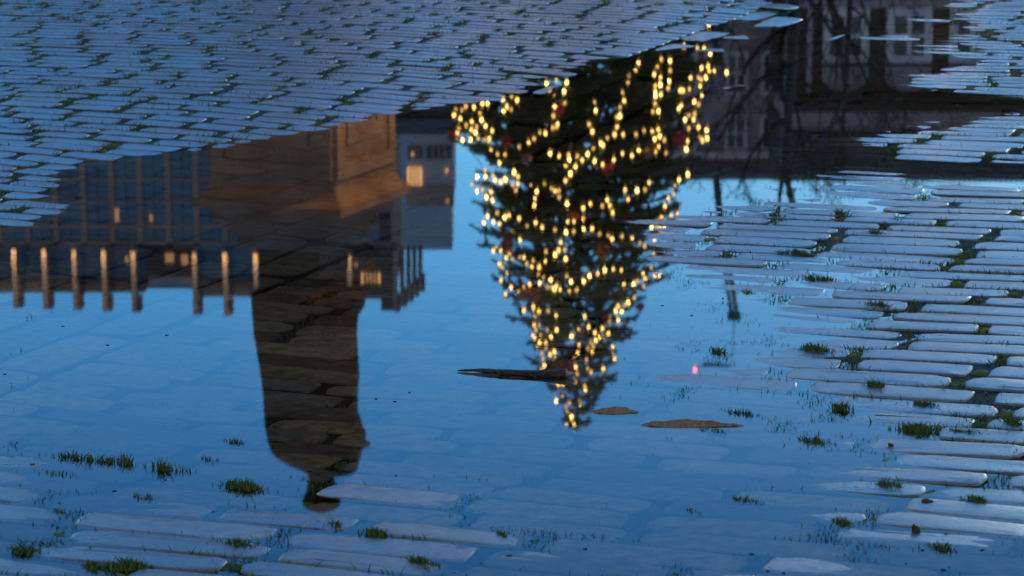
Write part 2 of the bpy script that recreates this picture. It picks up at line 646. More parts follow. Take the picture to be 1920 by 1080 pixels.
sun_dir = Vector((math.sin(SUN_AZ) * math.cos(SUN_EL), math.cos(SUN_AZ) * math.cos(SUN_EL), math.sin(SUN_EL)))
so.rotation_euler = (-sun_dir).to_track_quat('-Z', 'Y').to_euler()
so.location = sun_dir * 50

scene.view_settings.view_transform = 'Standard'
scene.view_settings.look = 'None'
scene.view_settings.exposure = 2.4
scene.view_settings.gamma = 1
scene.cycles.use_denoising = True
scene.cycles.max_bounces = 8
scene.cycles.transparent_max_bounces = 12
scene.cycles.sample_clamp_indirect = 6.0
# ------------------------------------------------------------------ paving and puddle
SHORE = [(-60, 445), (0, 436), (60, 418), (120, 398), (150, 378), (128, 362), (133, 343), (98, 328), (150, 312),
         (210, 297), (300, 283), (400, 275), (480, 262), (560, 250), (630, 233), (700, 221), (740, 212), (800, 203),
         (840, 195), (900, 187), (950, 177), (1000, 164), (1040, 152), (1080, 140), (1160, 115), (1210, 102), (1250, 93),
         (1292, 77), (1340, 63), (1387, 45), (1460, 35), (1508, 21), (1470, 12), (1450, 4), (1440, -20), (1425, -90),
         (1900, -90), (1830, -20), (1795, 4), (1745, 15), (1775, 22), (1722, 38), (1745, 48), (1735, 58), (1690, 72),
         (1740, 88), (1720, 98), (1790, 106), (1890, 113), (1800, 125), (1765, 137), (1785, 158), (1840, 172),
         (1920, 183), (2010, 188), (2010, 222), (1920, 221), (1830, 225), (1785, 234), (1740, 244), (1700, 258),
         (1665, 270), (1710, 286), (1790, 293), (1860, 298), (1940, 303), (1990, 310), (1960, 346), (1850, 341),
         (1750, 345), (1640, 342), (1560, 346), (1525, 353), (1540, 363), (1485, 374), (1495, 384), (1445, 396),
         (1465, 407), (1395, 421), (1420, 433), (1325, 443), (1400, 457), (1345, 467), (1400, 490), (1470, 505),
         (1525, 516), (1530, 528), (1465, 537), (1440, 547), (1465, 557), (1415, 575), (1395, 590), (1470, 602),
         (1540, 610), (1530, 621), (1460, 630), (1430, 642), (1400, 652), (1385, 667), (1425, 690), (1400, 706),
         (1460, 722), (1420, 744), (1460, 760), (1490, 772), (1480, 790), (1530, 797), (1600, 806), (1600, 832), (1630, 862), (1650, 900),
         (1690, 945), (1790, 990), (1960, 1030), (2010, 1150), (930, 1150), (880, 1092), (830, 1052), (760, 1022), (700, 1000),
         (640, 985), (600, 960), (540, 955), (470, 972), (400, 985), (300, 990), (200, 996), (110, 985), (50, 976), (0, 966), (-90, 950)]
SHORE = [(p[0] - 45, p[1]) if 1320 < p[0] < 1550 and 352 < p[1] < 800 else p for p in SHORE]
SH = np.array([G(*p) for p in SHORE])


def sdf(x, y):
    """signed distance to the shoreline, positive on dry paving"""
    shp = np.shape(x)
    P = np.stack([np.ravel(x), np.ravel(y)], 1)
    out = np.empty(len(P))
    A, B = SH, np.roll(SH, -1, 0)
    E = B - A
    L2 = (E ** 2).sum(1)
    for s in range(0, len(P), 20000):
        p = P[s:s + 20000]
        d = p[:, None, :] - A[None]
        t = np.clip((d * E[None]).sum(2) / L2[None], 0, 1)
        q = d - t[..., None] * E[None]
        dist = np.sqrt((q ** 2).sum(2).min(1))
        c1 = (A[None, :, 1] > p[:, None, 1]) != (B[None, :, 1] > p[:, None, 1])
        xi = A[None, :, 0] + (p[:, None, 1] - A[None, :, 1]) / np.where(np.abs(E[None, :, 1]) < 1e-9, 1e-9, E[None, :, 1]) * E[None, :, 0]
        ins = (c1 & (p[:, None, 0] < xi)).sum(1) % 2 == 1
        out[s:s + 20000] = np.where(ins, -dist, dist)
    return out.reshape(shp)


def vnoise(x, y, seed=0):
    xi, yi = np.floor(x).astype(np.int64), np.floor(y).astype(np.int64)
    xf, yf = x - xi, y - yi
    u, v = xf * xf * (3 - 2 * xf), yf * yf * (3 - 2 * yf)

    def hsh(a, b):
        n = (a * 374761393 + b * 668265263 + seed * 982451653) & 0x7fffffff
        n = ((n ^ (n >> 13)) * 1274126177) & 0x7fffffff
        return ((n ^ (n >> 16)) & 0xffff) / 65535.0
    return (hsh(xi, yi) * (1 - u) + hsh(xi + 1, yi) * u) * (1 - v) + (hsh(xi, yi + 1) * (1 - u) + hsh(xi + 1, yi + 1) * u) * v


# the gutter of setts laid lengthwise runs diagonally through the puddle
B0, B1 = np.array(G(380, 404)), np.array(G(1300, 50))
A0, A1 = np.array(G(100, 693)), np.array(G(640, 480))
gdir = (B1 - B0) / np.linalg.norm(B1 - B0) + (A1 - A0) / np.linalg.norm(A1 - A0)
gdir /= np.linalg.norm(gdir)
gper = np.array([gdir[1], -gdir[0]])                 # to the right of the gutter
gB = float(B0 @ gper * 0.5 + B1 @ gper * 0.5)
gA = float(A0 @ gper * 0.5 + A1 @ gper * 0.5)
AZ = R(-72.5)
rdir = np.array([math.sin(AZ), math.cos(AZ)])        # along a row, to the left and away
rper = np.array([-rdir[1], rdir[0]]) * -1.0          # away from the viewer
if rper[1] < 0:
    rper = -rper
XMAX = lambda yy: 0.176 * yy + 0.75
YMIN, YMAX = 2.0, 11.5


def hsmooth(x, y):
    x = np.asarray(x, float)
    y = np.asarray(y, float)
    d = sdf(x, y)
    side = x * gper[0] + y * gper[1] - gB           # <0: left of the gutter
    left = 1.0 / (1.0 + np.exp(np.clip((side - 0.25) / 0.10, -30, 30)))
    sl = 0.011 + 0.006 * np.clip((y - 3.3) / 0.8, 0, 1) + 0.024 * left * np.clip((y - 3.4) / 1.0, 0, 1)
    dry = 0.022 * np.tanh(np.maximum(d, 0) * sl / 0.022)
    wet = -0.026 * np.tanh(np.maximum(-d, 0) * (sl * 1.3) / 0.026)
    n = (vnoise(x * 3.1 + 9, y * 3.1, 3) - 0.5) * 0.0045 + (vnoise(x * 8 + 3, y * 8, 5) - 0.5) * 0.002
    return np.where(d > 0, dry, wet) + n


stones = []      # cx, cy, ax, ay (unit axis), half length, half width, dz, tiltu, tiltv
joints = []      # x, y, axis x, axis y, width, kind


def visible(x, y):
    return YMIN < y < YMAX and abs(x) < XMAX(y)


def lay_row(p0, axis, s_from, s_to, bw, kind):
    """lay setts along a line from s_from to s_to"""
    sgn = 1 if s_to > s_from else -1
    s = s_from
    first = True
    while (s_to - s) * sgn > 0:
        Ls = random.uniform(*{'left': (0.105, 0.175), 'right': (0.16, 0.245), 'gutter': (0.2, 0.3)}[kind]) if not first else random.uniform(0.08, 0.2)
        first = False
        gap = random.uniform(0.010, 0.024)
        c = p0 + axis * (s + sgn * Ls / 2)
        if visible(*c):
            wob = 0.012 * math.sin(c[0] * 1.9 + 0.7 * c[1]) + 0.006 * math.sin(c[0] * 5.3 + 2.0 * c[1])
            per = np.array([-axis[1], axis[0]])
            cc = c + per * (wob + random.uniform(-0.0018, 0.0018))
            gk = kind == 'gutter' and c[1] > 5.0
            stones.append([cc[0], cc[1], axis[0] + random.gauss(0, 0.012), axis[1] + random.gauss(0, 0.012), Ls / 2, bw / 2 + random.uniform(-0.001, 0.0006),
                           random.gauss(0, 0.0032 if gk else 0.0006), random.gauss(0, 0.014 if gk else 0.003), random.gauss(0, 0.035 if gk else 0.006), kind])
            j = p0 + axis * (s + sgn * (Ls + gap / 2)) + per * wob
            joints.append((j[0], j[1], axis[0], axis[1], bw, gap, kind))
        s += sgn * (Ls + gap)


q = 0.0
den = float(rdir @ gper)
row0, row1 = 1.2, 15.0
q = row0
while q < row1:
    pitch = random.uniform(0.061, 0.073)
    p0 = rper * (q + pitch / 2)
    bw = pitch - random.uniform(0.0012, 0.0036)
    sB = (gB - float(p0 @ gper)) / den - 0.006 * np.sign(-den)
    sA = (gA - float(p0 @ gper)) / den + 0.006 * np.sign(-den)
    lay_row(p0, rdir, sB, sB + 5.5, bw, 'left')
    lay_row(p0, rdir, sA, sA - 6.5, bw, 'right')
    q += pitch
ncourse = max(3, int(round((gA - gB) / 0.118)))
cw = (gA - gB - 0.01) / ncourse
for k in range(ncourse):
    p0 = gper * (gB + 0.005 + cw * (k + 0.5))
    lay_row(p0, gdir, 1.0 + random.uniform(0, 0.2), 14.5, cw - 0.011, 'gutter')

RAISE = [(1770, 830, 0.0035),
         (1200, 108, 0.006), (1290, 62, 0.007), (1010, 140, 0.006), (900, 172, 0.005), (590, 948, 0.0012), (600, 921, 0.0010), (90, 968, 0.0015),
         (1130, 96, 0.006), (960, 168, 0.004), (1480, 40, 0.002), (1560, 905, 0.0006)]
SA = np.array([s[:9] for s in stones], float)
SKIND = np.array([s[9] for s in stones])
for px, py, dz in RAISE:
    gx, gy = G(px, py)
    i = int(np.argmin((SA[:, 0] - gx) ** 2 + (SA[:, 1] - gy) ** 2))
    hh = float(hsmooth(SA[i, 0], SA[i, 1]))
    SA[i, 6] = dz - hh if hh < dz else dz


def sett_mesh(name, sel):
    S = SA[sel]
    n = len(S)
    N = 30
    ph = np.linspace(0, 2 * np.pi, N, endpoint=False)
    # rounded rectangle as a superellipse
    ex = 0.20
    cu = np.sign(np.cos(ph)) * np.abs(np.cos(ph)) ** ex
    cv = np.sign(np.sin(ph)) * np.abs(np.sin(ph)) ** ex
    ringdef = [(0.0, -0.055), (0.0, -0.006), (0.0004, -0.0024), (0.0013, -0.0009), (0.0028, -0.0002), (0.006, 0.0), (0.018, 0.0001)]
    a = S[:, 4][:, None]
    b = S[:, 5][:, None]
    ux, uy = S[:, 2][:, None], S[:, 3][:, None]
    ln = np.sqrt(ux ** 2 + uy ** 2)
    ux, uy = ux / ln, uy / ln
    vx, vy = -uy, ux
    # uneven outline and end rounding per stone
    k1 = rng.uniform(0, 6.28, (n, 1))
    k2 = rng.uniform(0, 6.28, (n, 1))
    wob = 1 + 0.018 * np.sin(3 * ph[None] + k1) + 0.016 * np.sin(5 * ph[None] + k2)
    endr = rng.uniform(0.01, 0.08, (n, 1))
    V = []
    for inset, dz in ringdef:
        aa = np.maximum(a - inset, 0.004)
        bb = np.maximum(b - inset, 0.003)
        U = aa * cu[None] * wob * (1 - endr * np.abs(cv[None]) ** 2)
        W = bb * cv[None] * (0.45 + 0.55 * wob) * (1 - 0.06 * np.abs(cu[None]) ** 6)
        X = S[:, 0][:, None] + U * ux + W * vx
        Y = S[:, 1][:, None] + U * uy + W * vy
        crown_ = -0.0009 * (W / b) ** 2 - 0.0008 * (U / a) ** 4
        Z = crown_ + S[:, 6][:, None] + S[:, 7][:, None] * U + S[:, 8][:, None] * W + dz
        V.append((X, Y, Z, U, W))
    Xc = S[:, 0][:, None]
    Yc = S[:, 1][:, None]
    V.append((Xc, Yc, S[:, 6][:, None] + 0.0001, None, None))
    hb = hsmooth(S[:, 0], S[:, 1])[:, None]
    # local slope of the square under each stone
    e = 0.05
    gu = (hsmooth(S[:, 0] + ux[:, 0] * e, S[:, 1] + uy[:, 0] * e) - hsmooth(S[:, 0] - ux[:, 0] * e, S[:, 1] - uy[:, 0] * e)) / (2 * e)
    gv = (hsmooth(S[:, 0] + vx[:, 0] * e, S[:, 1] + vy[:, 0] * e) - hsmooth(S[:, 0] - vx[:, 0] * e, S[:, 1] - vy[:, 0] * e)) / (2 * e)
    gu = np.clip(gu, -0.06, 0.06)[:, None]
    gv = np.clip(gv, -0.06, 0.06)[:, None]
    cols = []
    for X, Y, Z, U, W in V:
        if U is None:
            zz = Z + hb
        else:
            zz = Z + hb + gu * U + gv * W
        rough = (vnoise(X * 30, Y * 30, 21) - 0.5) * 0.0013 + (vnoise(X * 95, Y * 95, 22) - 0.5) * 0.0010
        zz = zz + rough
        cols.append(np.stack([X, Y, zz], 2))
    VV = np.concatenate(cols, 1)                      # n, rings*N+1, 3
    nv = VV.shape[1]
    F = []
    nr = len(ringdef)
    for r in range(nr - 1):
        for k in range(N):
            F.append((r * N + k, r * N + (k + 1) % N, (r + 1) * N + (k + 1) % N, (r + 1) * N + k))
    base = (nr - 1) * N
    for k in range(0, N, 2):
        F.append((base + k, base + (k + 1) % N, base + (k + 2) % N, nv - 1))
    F = np.array(F)
    FF = (F[None] + (np.arange(n) * nv)[:, None, None]).reshape(-1, 4)
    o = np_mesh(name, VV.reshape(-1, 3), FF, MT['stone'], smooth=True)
    o.data.materials.append(MT['flank'])
    mi = np.zeros(len(F), dtype=np.int32)
    mi[:2 * N] = 1
    o.data.polygons.foreach_set("material_index", np.tile(mi, n))
    return o


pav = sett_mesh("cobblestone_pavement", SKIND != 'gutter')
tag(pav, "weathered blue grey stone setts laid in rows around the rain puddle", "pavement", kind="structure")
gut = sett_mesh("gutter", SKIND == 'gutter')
tag(gut, "diagonal gutter of long setts laid lengthwise through the puddle", "gutter", kind="structure")


def soil(x, y):
    h = hsmooth(x, y)
    t = np.clip((h + 0.006) / 0.007, 0, 1)
    return h - 0.014 + 0.0105 * t + (vnoise(x * 60, y * 60, 8) - 0.5) * 0.003


xs = np.concatenate([[-700, -300, -120, -50, -20, -9, -5, -3.6], np.arange(-3.0, 3.001, 0.03), [3.6, 5, 9, 20, 50, 120, 300, 700]])
ys = np.concatenate([[-60, -15, -4, 0, 1.2, 1.7], np.arange(1.9, 11.6, 0.03), [12.2, 13.5, 17, 25, 45, 90, 200, 420, 900, 1600]])
gx, gy = np.meshgrid(xs, ys)
gz = np.full(gx.shape, 0.02)
outer = np.ones(gx.shape)
inm = (gy > YMIN - 0.25) & (gy < YMAX + 0.15) & (np.abs(gx) < XMAX(gy) + 0.15)
gz[inm] = soil(gx[inm], gy[inm])
core = (gy > YMIN) & (gy < YMAX) & (np.abs(gx) < XMAX(gy))
outer[core] = 0
nx_, ny_ = len(xs), len(ys)
ii = np.arange(nx_ * ny_).reshape(ny_, nx_)
FQ = np.stack([ii[:-1, :-1], ii[:-1, 1:], ii[1:, 1:], ii[1:, :-1]], -1).reshape(-1, 4)
ground = np_mesh("ground", np.stack([gx, gy, gz], -1).reshape(-1, 3), FQ, MT['ground'], smooth=True)
at = ground.data.attributes.new("outer", 'FLOAT', 'POINT')
at.data.foreach_set("value", outer.ravel().astype(np.float32))
tag(ground, "square of paving and mossy joint soil around the puddle", "ground", kind="structure")

wm = MB()
wx0, wx1, wy0, wy1 = -2.4, 2.6, 2.05, 11.3
wm.add([(wx0, wy0, 0), (wx1, wy0, 0), (wx1, wy1, 0), (wx0, wy1, 0)], [(0, 1, 2, 3)])
water = wm.build("puddle_water", MT['water'])
tag(water, "still rain puddle mirroring the evening sky over sunken setts", "puddle", kind="structure")


# ------------------------------------------------------------------ grass
class Blades:
    def __init__(self):
        self.V, self.F, self.n = [], [], 0

    def add(self, x, y, z, h, wdt, lx, ly, az):
        """arrays: base point, height, width, lean, facing"""
        n = len(x)
        cx, cy = np.cos(az) * wdt / 2, np.sin(az) * wdt / 2
        P = np.empty((n, 6, 3))
        for k, (f, wf) in enumerate(((0, 1.0), (0.55, 0.8), (1.0, 0.12))):
            ox, oy = lx * f ** 1.8, ly * f ** 1.8
            P[:, 2 * k] = np.stack([x - cx * wf + ox, y - cy * wf + oy, z + h * f], 1)
            P[:, 2 * k + 1] = np.stack([x + cx * wf + ox, y + cy * wf + oy, z + h * f], 1)
        self.V.append(P.reshape(-1, 3))
        f = np.array([(0, 1, 3, 2), (2, 3, 5, 4)])
        self.F.append((f[None] + (np.arange(n) * 6 + self.n)[:, None, None]).reshape(-1, 4))
        self.n += n * 6

    def build(self, name, m):
        return np_mesh(name, np.concatenate(self.V), np.concatenate(self.F), m)


gb = Blades()
JX = np.array([j[0] for j in joints])
JY = np.array([j[1] for j in joints])
JH = hsmooth(JX, JY)
for k, (jx, jy, ax, ay, bw, gap, kind) in enumerate(joints):
    h = JH[k]
    if kind == 'left':
        n = int(rng.integers(14, 56)) if rng.random() < 0.62 else int(rng.integers(0, 6))
        hm = 0.012
    elif kind == 'gutter':
        n = int(rng.integers(6, 26))
        hm = 0.010
    else:
        n = int(rng.integers(40, 130)) if rng.random() < 0.72 else int(rng.integers(0, 12))
        hm = 0.009
    if h < -0.002:
        n = int(n * 0.45)
        hm *= 0.8
    if n == 0:
        continue
    du = rng.normal(0, gap * 0.55, n)
    dv = rng.uniform(-bw * 0.55, bw * 0.55, n)
    # part of the growth runs on along the row joint
    run = rng.random(n) < (0.55 if rng.random() < 0.35 else 0.2)
    sgn = rng.choice([-1, 1])
    du = np.where(run, rng.normal(0, 0.05, n), du)
    dv = np.where(run, sgn * bw * 0.54 + rng.normal(0, 0.002, n), dv)
    x = jx + du * ax - dv * ay
    y = jy + du * ay + dv * ax
    hh = rng.uniform(0.4, 1.0, n) * hm
    z = np.full(n, h - 0.010)
    gb.add(x, y, z, hh + 0.006, rng.uniform(0.0012, 0.0026, n), rng.normal(0, 0.006, n), rng.normal(0, 0.006, n), rng.uniform(-0.7, 0.7, n))
# thin growth along the long joints
for k in range(len(SA)):
    if rng.random() < 0.55:
        s = SA[k]
        n = int(rng.integers(2, 12))
        sg = rng.choice([-1, 1])
        u = rng.normal(rng.uniform(-s[4], s[4]), 0.02, n)
        v = sg * (s[5] + 0.003) + rng.normal(0, 0.0015, n)
        x = s[0] + u * s[2] - v * s[3]
        y = s[1] + u * s[3] + v * s[2]
        h = float(hsmooth(s[0], s[1]))
        gb.add(x, y, np.full(n, h - 0.009), rng.uniform(0.008, 0.017, n), rng.uniform(0.001, 0.002, n), rng.normal(0, 0.005, n), rng.normal(0, 0.005, n), rng.uniform(-0.7, 0.7, n))
# low moss cushions filling the end joints
MV, MF = [], []
th = np.linspace(0, 2 * np.pi, 10, endpoint=False)
mcount = 0
for k, (jx, jy, ax, ay, bw, gap, kind) in enumerate(joints):
    if rng.random() < (0.62 if kind == 'left' else 0.4) or JH[k] < -0.006:
        continue
    ru, rv = gap * rng.uniform(0.4, 0.9) + 0.003, bw * rng.uniform(0.2, 0.45)
    P = []
    sk = rng.normal(0, 0.35)
    for fr_, zz in ((1.0, -0.012), (0.85, -0.0045), (0.45, -0.0015)):
        w_ = 1 + 0.25 * np.sin(3 * th + k) + 0.15 * np.sin(5 * th + 2 * k)
        u, v = ru * fr_ * w_ * np.cos(th), rv * fr_ * w_ * np.sin(th)
        u = u + v * sk
        P.append(np.stack([jx + u * ax - v * ay, jy + u * ay + v * ax, np.full(10, JH[k] + zz) + rng.normal(0, 0.0012, 10)], 1))
    MV.append(np.concatenate(P))
    for r in range(2):
        for i in range(10):
            MF.append((mcount + r * 10 + i, mcount + r * 10 + (i + 1) % 10, mcount + (r + 1) * 10 + (i + 1) % 10, mcount + (r + 1) * 10 + i))
    for i in range(1, 9, 2):
        MF.append((mcount + 20, mcount + 20 + i, mcount + 20 + i + 1, mcount + 20 + (i + 2) % 10))
    mcount += 30
gb.V.append(np.concatenate(MV))
gb.F.append(np.array(MF) + gb.n)
gb.n += mcount
jg = gb.build("joint_grass", MT['grass'])
tag(jg, "short grass and moss growing in the joints between the setts", "grass", kind="stuff")

# tufts that stand out one by one: pixel, width px, height m, blades, label
TUFTS = [
    (165, 862, 150, 0.020, 80, "long ragged grass tuft rising from open water at the puddle's lower left"),
    (235, 868, 40, 0.024, 22, "few stiff crossing grass blades at the right end of the long ragged tuft, lower left"),
    (110, 888, 90, 0.012, 26, "low thin grass clump in the water just below the long ragged tuft, lower left"),
    (304, 880, 90, 0.026, 34, "grass tuft with one tall upright blade mirrored in the water, lower left"),
    (392, 862, 60, 0.011, 20, "small flat grass sprig in water left of the statue's mirrored shoulder"),
    (440, 829, 60, 0.011, 40, "flattened round grass clump floating beside the statue's mirrored robe"),
    (456, 915, 84, 0.022, 150, "dense bushy green grass clump left of the statue's mirrored head"),
    (268, 933, 60, 0.012, 34, "slanting small grass clump at the tip of a half sunken sett, lower left"),
    (232, 1066, 118, 0.020, 230, "broad bright green grass cushion on the setts in the lower left corner"),
    (112, 960, 46, 0.010, 24, "tiny dark sprig beside a pale sett tip near the left edge"),
    (45, 1035, 80, 0.016, 60, "sparse yellowish grass tuft at the left edge near the bottom corner"),
    (445, 1022, 90, 0.014, 90, "loose yellow green grass tuft between two setts below the mirrored statue"),
    (705, 1003, 70, 0.014, 80, "dark dome shaped grass tuft in shallow water at bottom, right of the statue"),
    (625, 985, 44, 0.014, 34, "small drooping grass tuft below the statue's mirrored head"),
    (785, 1055, 60, 0.015, 60, "scraggly grass tuft at the bottom edge where setts rise from the water"),
    (945, 1003, 34, 0.010, 36, "small paired grass tufts alone in blue water at bottom centre"),
    (1300, 958, 30, 0.009, 22, "lone little grass knot in the open water, bottom right of centre"),
    (1400, 938, 66, 0.011, 44, "dark row of short grass along a sunken sett, bottom right of centre"),
    (1525, 828, 66, 0.018, 54, "airy grass tuft standing in a bright flooded joint, right side"),
    (1725, 808, 90, 0.018, 190, "largest thick green grass patch between setts at the right, with a long tail"),
    (1810, 815, 100, 0.013, 120, "long green strip of grass running right from the largest patch"),
    (1735, 762, 56, 0.014, 90, "rounded green grass cushion just above the largest grass patch"),
    (1642, 728, 40, 0.024, 60, "tall loose grass tuft at the end of a wet sett, right side"),
    (1578, 768, 44, 0.020, 66, "twin grass tufts side by side between two wet setts, right side"),
    (1530, 658, 64, 0.022, 90, "spiky grass tuft fanning out among half sunken setts, right of centre"),
    (1350, 660, 26, 0.022, 34, "narrow upright grass sprout near the small red reflection"),
    (1490, 478, 70, 0.018, 130, "bright green grass clump at the end of a dry sett, upper right of the puddle"),
    (1645, 577, 56, 0.020, 80, "green grass clump with a long pointed blade, middle right"),
    (1575, 405, 36, 0.030, 26, "tall thin grass sprout with upright stem at the puddle's right shore"),
    (1455, 406, 36, 0.016, 44, "small grass tuft on the water's edge where the bare tree is mirrored"),
    (1642, 442, 40, 0.017, 90, "round green grass ball between four dry setts, upper right"),
    (1680, 418, 40, 0.013, 70, "flat grass patch right of the round grass ball, upper right"),
    (1530, 523, 80, 0.018, 50, "spindly grass row standing in a flooded joint, right of the puddle"),
    (1398, 548, 60, 0.012, 34, "low arched grass clump in water on the right shallows"),
    (1665, 912, 40, 0.019, 70, "dark leafy grass tuft beside a wet sett, lower right"),
    (1830, 940, 54, 0.014, 80, "thick short grass tuft near a small brown leaf, lower right"),
    (1766, 1028, 36, 0.016, 50, "two short square grass tufts close together in the lower right corner"),
    (1578, 980, 34, 0.013, 60, "small dark olive grass mound in shallow water, lower right"),
    (1390, 775, 60, 0.015, 50, "trailing grass tuft behind the brown sett tip that rises from the water"),
    (1330, 806, 70, 0.011, 40, "low grass fringe along the front of the brown sett tip in the water"),
    (1240, 470, 60, 0.012, 40, "grass tuft in the water at the right edge of the mirrored Christmas tree"),
    (1900, 800, 36, 0.022, 90, "dense grass tuft cut by the right edge of the view"),
]
for px, py, wpx, hm, n, lab in TUFTS:
    cx, cy = G(px, py)
    sc_ = (py + 600) * CP / H
    wm_ = wpx / sc_
    b = Blades()
    nb = int(n * 2.0)
    u = rng.normal(0, wm_ * 0.27, nb)
    # a few clumps inside each tuft
    cl = rng.normal(0, wm_ * 0.24, 5)
    u = np.where(rng.random(nb) < 0.6, cl[rng.integers(0, 5, nb)] + rng.normal(0, wm_ * 0.05, nb), u)
    v = rng.normal(0, 0.006, nb) + u * rng.normal(0, 0.1)
    x = u * rdir[0] * -1 - v * rdir[1]
    y = -u * rdir[1] + v * 1.0
    hb = float(soil(np.array([cx]), np.array([cy]))[0])
    z0 = max(hb, -0.006) - 0.002
    hs = 0.72 * hm * rng.uniform(0.35, 1.0, nb) * (1 - 0.45 * np.minimum(np.abs(u) / (wm_ * 0.5 + 1e-6), 1))
    b.add(x, y, np.full(nb, z0), hs + max(0, -z0) * 0.7, rng.uniform(0.0012, 0.0026, nb), rng.normal(0, 0.5, nb) * hs, rng.normal(0, 0.4, nb) * hs, rng.uniform(-0.6, 0.6, nb))
    # the root mat the blades grow from
    ue = np.linspace(u.min() - 0.002, u.max() + 0.002, 9)
    RV = []
    for uu in ue:
        for dv in (-0.0035, 0.0035):
            RV.append((-uu * rdir[0] - dv * rdir[1], -uu * rdir[1] + dv, z0 - 0.002 + rng.normal(0, 0.0006)))
    b.V.append(np.array(RV))
    b.F.append(np.array([(2 * i, 2 * i + 2, 2 * i + 3, 2 * i + 1) for i in range(8)]) + b.n)
    b.n += len(RV)
    o = b.build("grass_tuft", MT['grass'])
    o.location = (cx, cy, 0)
    tag(o, lab, "grass tuft", "grass tufts in and beside the puddle")

# floating specks
db = MB()
for k in range(26):
    px, py = random.uniform(0, 1920), 400 + 680 * random.random() ** 0.6
    x, y = G(px, py)
    if float(sdf(np.array([x]), np.array([y]))[0]) > -0.02:
        continue
    for q_ in range(random.choice((1, 1, 2))):
        r = random.uniform(0.0006, 0.0017)
        ox, oy = random.gauss(0, 0.03), random.gauss(0, 0.05)
        n = 6
        a0 = random.uniform(0, 6)
        top = [(x + ox + r * random.uniform(1.0, 2.6) * math.cos(a0 + i * 1.047), y + oy + r * math.sin(a0 + i * 1.047) * 1.2, 0.0004 + random.uniform(0, 0.0008)) for i in range(n)]
        bot = [(p[0], p[1], -0.0008) for p in top]
        db.loft([bot, top])
o = db.build("floating_debris", MT['debris'])
tag(o, "scattered tiny dark leaf bits floating on the puddle", "debris", kind="stuff")

# the twig that lies in the water below the mirrored tree
tx0, ty0 = G(857, 697)
tx1, ty1 = G(1062, 707)
tb = MB()
pts, rad = [], []
for i in range(15):
    t = i / 14
    pts.append((tx0 + (tx1 - tx0) * t, ty0 + (ty1 - ty0) * t + 0.0018 * math.sin(t * 9), 0.0016 + 0.0026 * t + 0.0010 * math.sin(t * 7)))
    rad.append(0.0008 + 0.0062 * t ** 0.8 + random.uniform(-0.0003, 0.0005))
tb.tube(pts, rad, 10)
for t, l in ((0.32, 0.006), (0.36, 0.008), (0.55, 0.007), (0.7, 0.010)):
    p = Vector(pts[int(t * 14)])
    tb.tube([p, p + Vector((l * 0.6, -l * 1.4, 0.0005)), p + Vector((l * 1.3, -l * 2.0, 0.0))], [0.0022, 0.0016, 0.0006], 6)
twig = tb.build("twig", MT['bark_wet'], smooth=True)
tag(twig, "dark bark covered twig floating below the tip of the mirrored Christmas tree", "twig")
eb = MB()
e0 = Vector(pts[-1])
eb.tube([e0, e0 + Vector((0.006, -0.002, 0.0005)), e0 + Vector((0.013, 0.001, 0.002))], [0.0042, 0.0028, 0.0004], 7)
o = eb.build("broken_end", MT['pale_wood'], twig)
o["label"] = "pale splintered broken end of the twig"


def chip(name, px, py, lpx, wd, m, lab, cat, ang=0.0, hgt=0.004, z=None):
    x, y = G(px, py)
    l = lpx / ((py + 600) * CP / H)
    mb = MB()
    n = 28
    top, bot = [], []
    for i in range(n):
        a = 2 * math.pi * i / n
        rx = l / 2 * (1 + 0.12 * math.sin(3 * a + px) + 0.05 * math.sin(7 * a + py) + random.uniform(-0.05, 0.05))
        ry = wd / 2 * (1 + 0.25 * math.sin(2 * a + py) + 0.12 * math.sin(9 * a) + random.uniform(-0.1, 0.1)) * (0.45 + 0.55 * abs(math.sin(a)))
        u, v = rx * math.cos(a), ry * math.sin(a)
        zz = hgt * (0.25 + 0.75 * (0.5 + 0.5 * v / (wd / 2)) * (1 - 0.8 * min(1, abs(u / (l / 2))) ** 2))
        zz += hgt * (0.35 * math.sin(5 * u / l * 6.28) * 0.4 + random.uniform(-0.12, 0.12))
        top.append((u * math.cos(ang) - v * math.sin(ang), u * math.sin(ang) + v * math.cos(ang), zz))
        bot.append((top[-1][0], top[-1][1], -0.002))
    mb.loft([bot, top])
    zz = z if z is not None else max(0.0, float(hsmooth(np.array([x]), np.array([y]))[0]) + 0.001)
    o = mb.build(name, m, loc=(x, y, zz), smooth=False)
    tag(o, lab, cat)
    return o


chip("wood_splinter", 600, 211, 26, 0.010, MT['pale_wood'], "tiny pale wood splinter lying on the setts above the mirrored statue", "splinter", -0.9, 0.004)
chip("straw", 1388, 161, 22, 0.006, MT['pale_wood'], "short pale straw floating beside the mirrored bare tree", "straw", 0.0, 0.002, 0.0005)
chip("dead_leaf", 1738, 944, 22, 0.016, MT['leaf_dark'], "small curled brown leaf on a wet sett, lower right", "leaf", 0.3, 0.003)
chip("dead_leaf", 1894, 797, 12, 0.010, MT['leaf_dark'], "reddish brown leaf scrap at the right edge beside dense grass", "leaf", 0.9, 0.003)
chip("dead_leaf", 1670, 838, 8, 0.008, MT['leaf_dark'], "tiny red brown leaf bud standing at the end of a wet sett", "leaf", 1.3, 0.004)
chip("pebble", 1717, 997, 16, 0.010, MT['leaf_dark'], "dark rounded pebble in the lower right shallows", "pebble", 0.2, 0.005)
chip("dead_leaf", 1290, 797, 190, 0.026, MT['brown_chip'], "long flat brown sett tip lying in the water right of the tree's mirrored tip", "leaf", -0.05, 0.0035, 0.0)  # a sett tip, built as a leaf-shaped chip
chip("dead_leaf", 1153, 772, 84, 0.026, MT['brown_chip'], "small flat brown scrap in the water just beside the tree's mirrored tip", "leaf", -0.06, 0.0028, 0.0)  # flat brown piece, same chip shape and colour
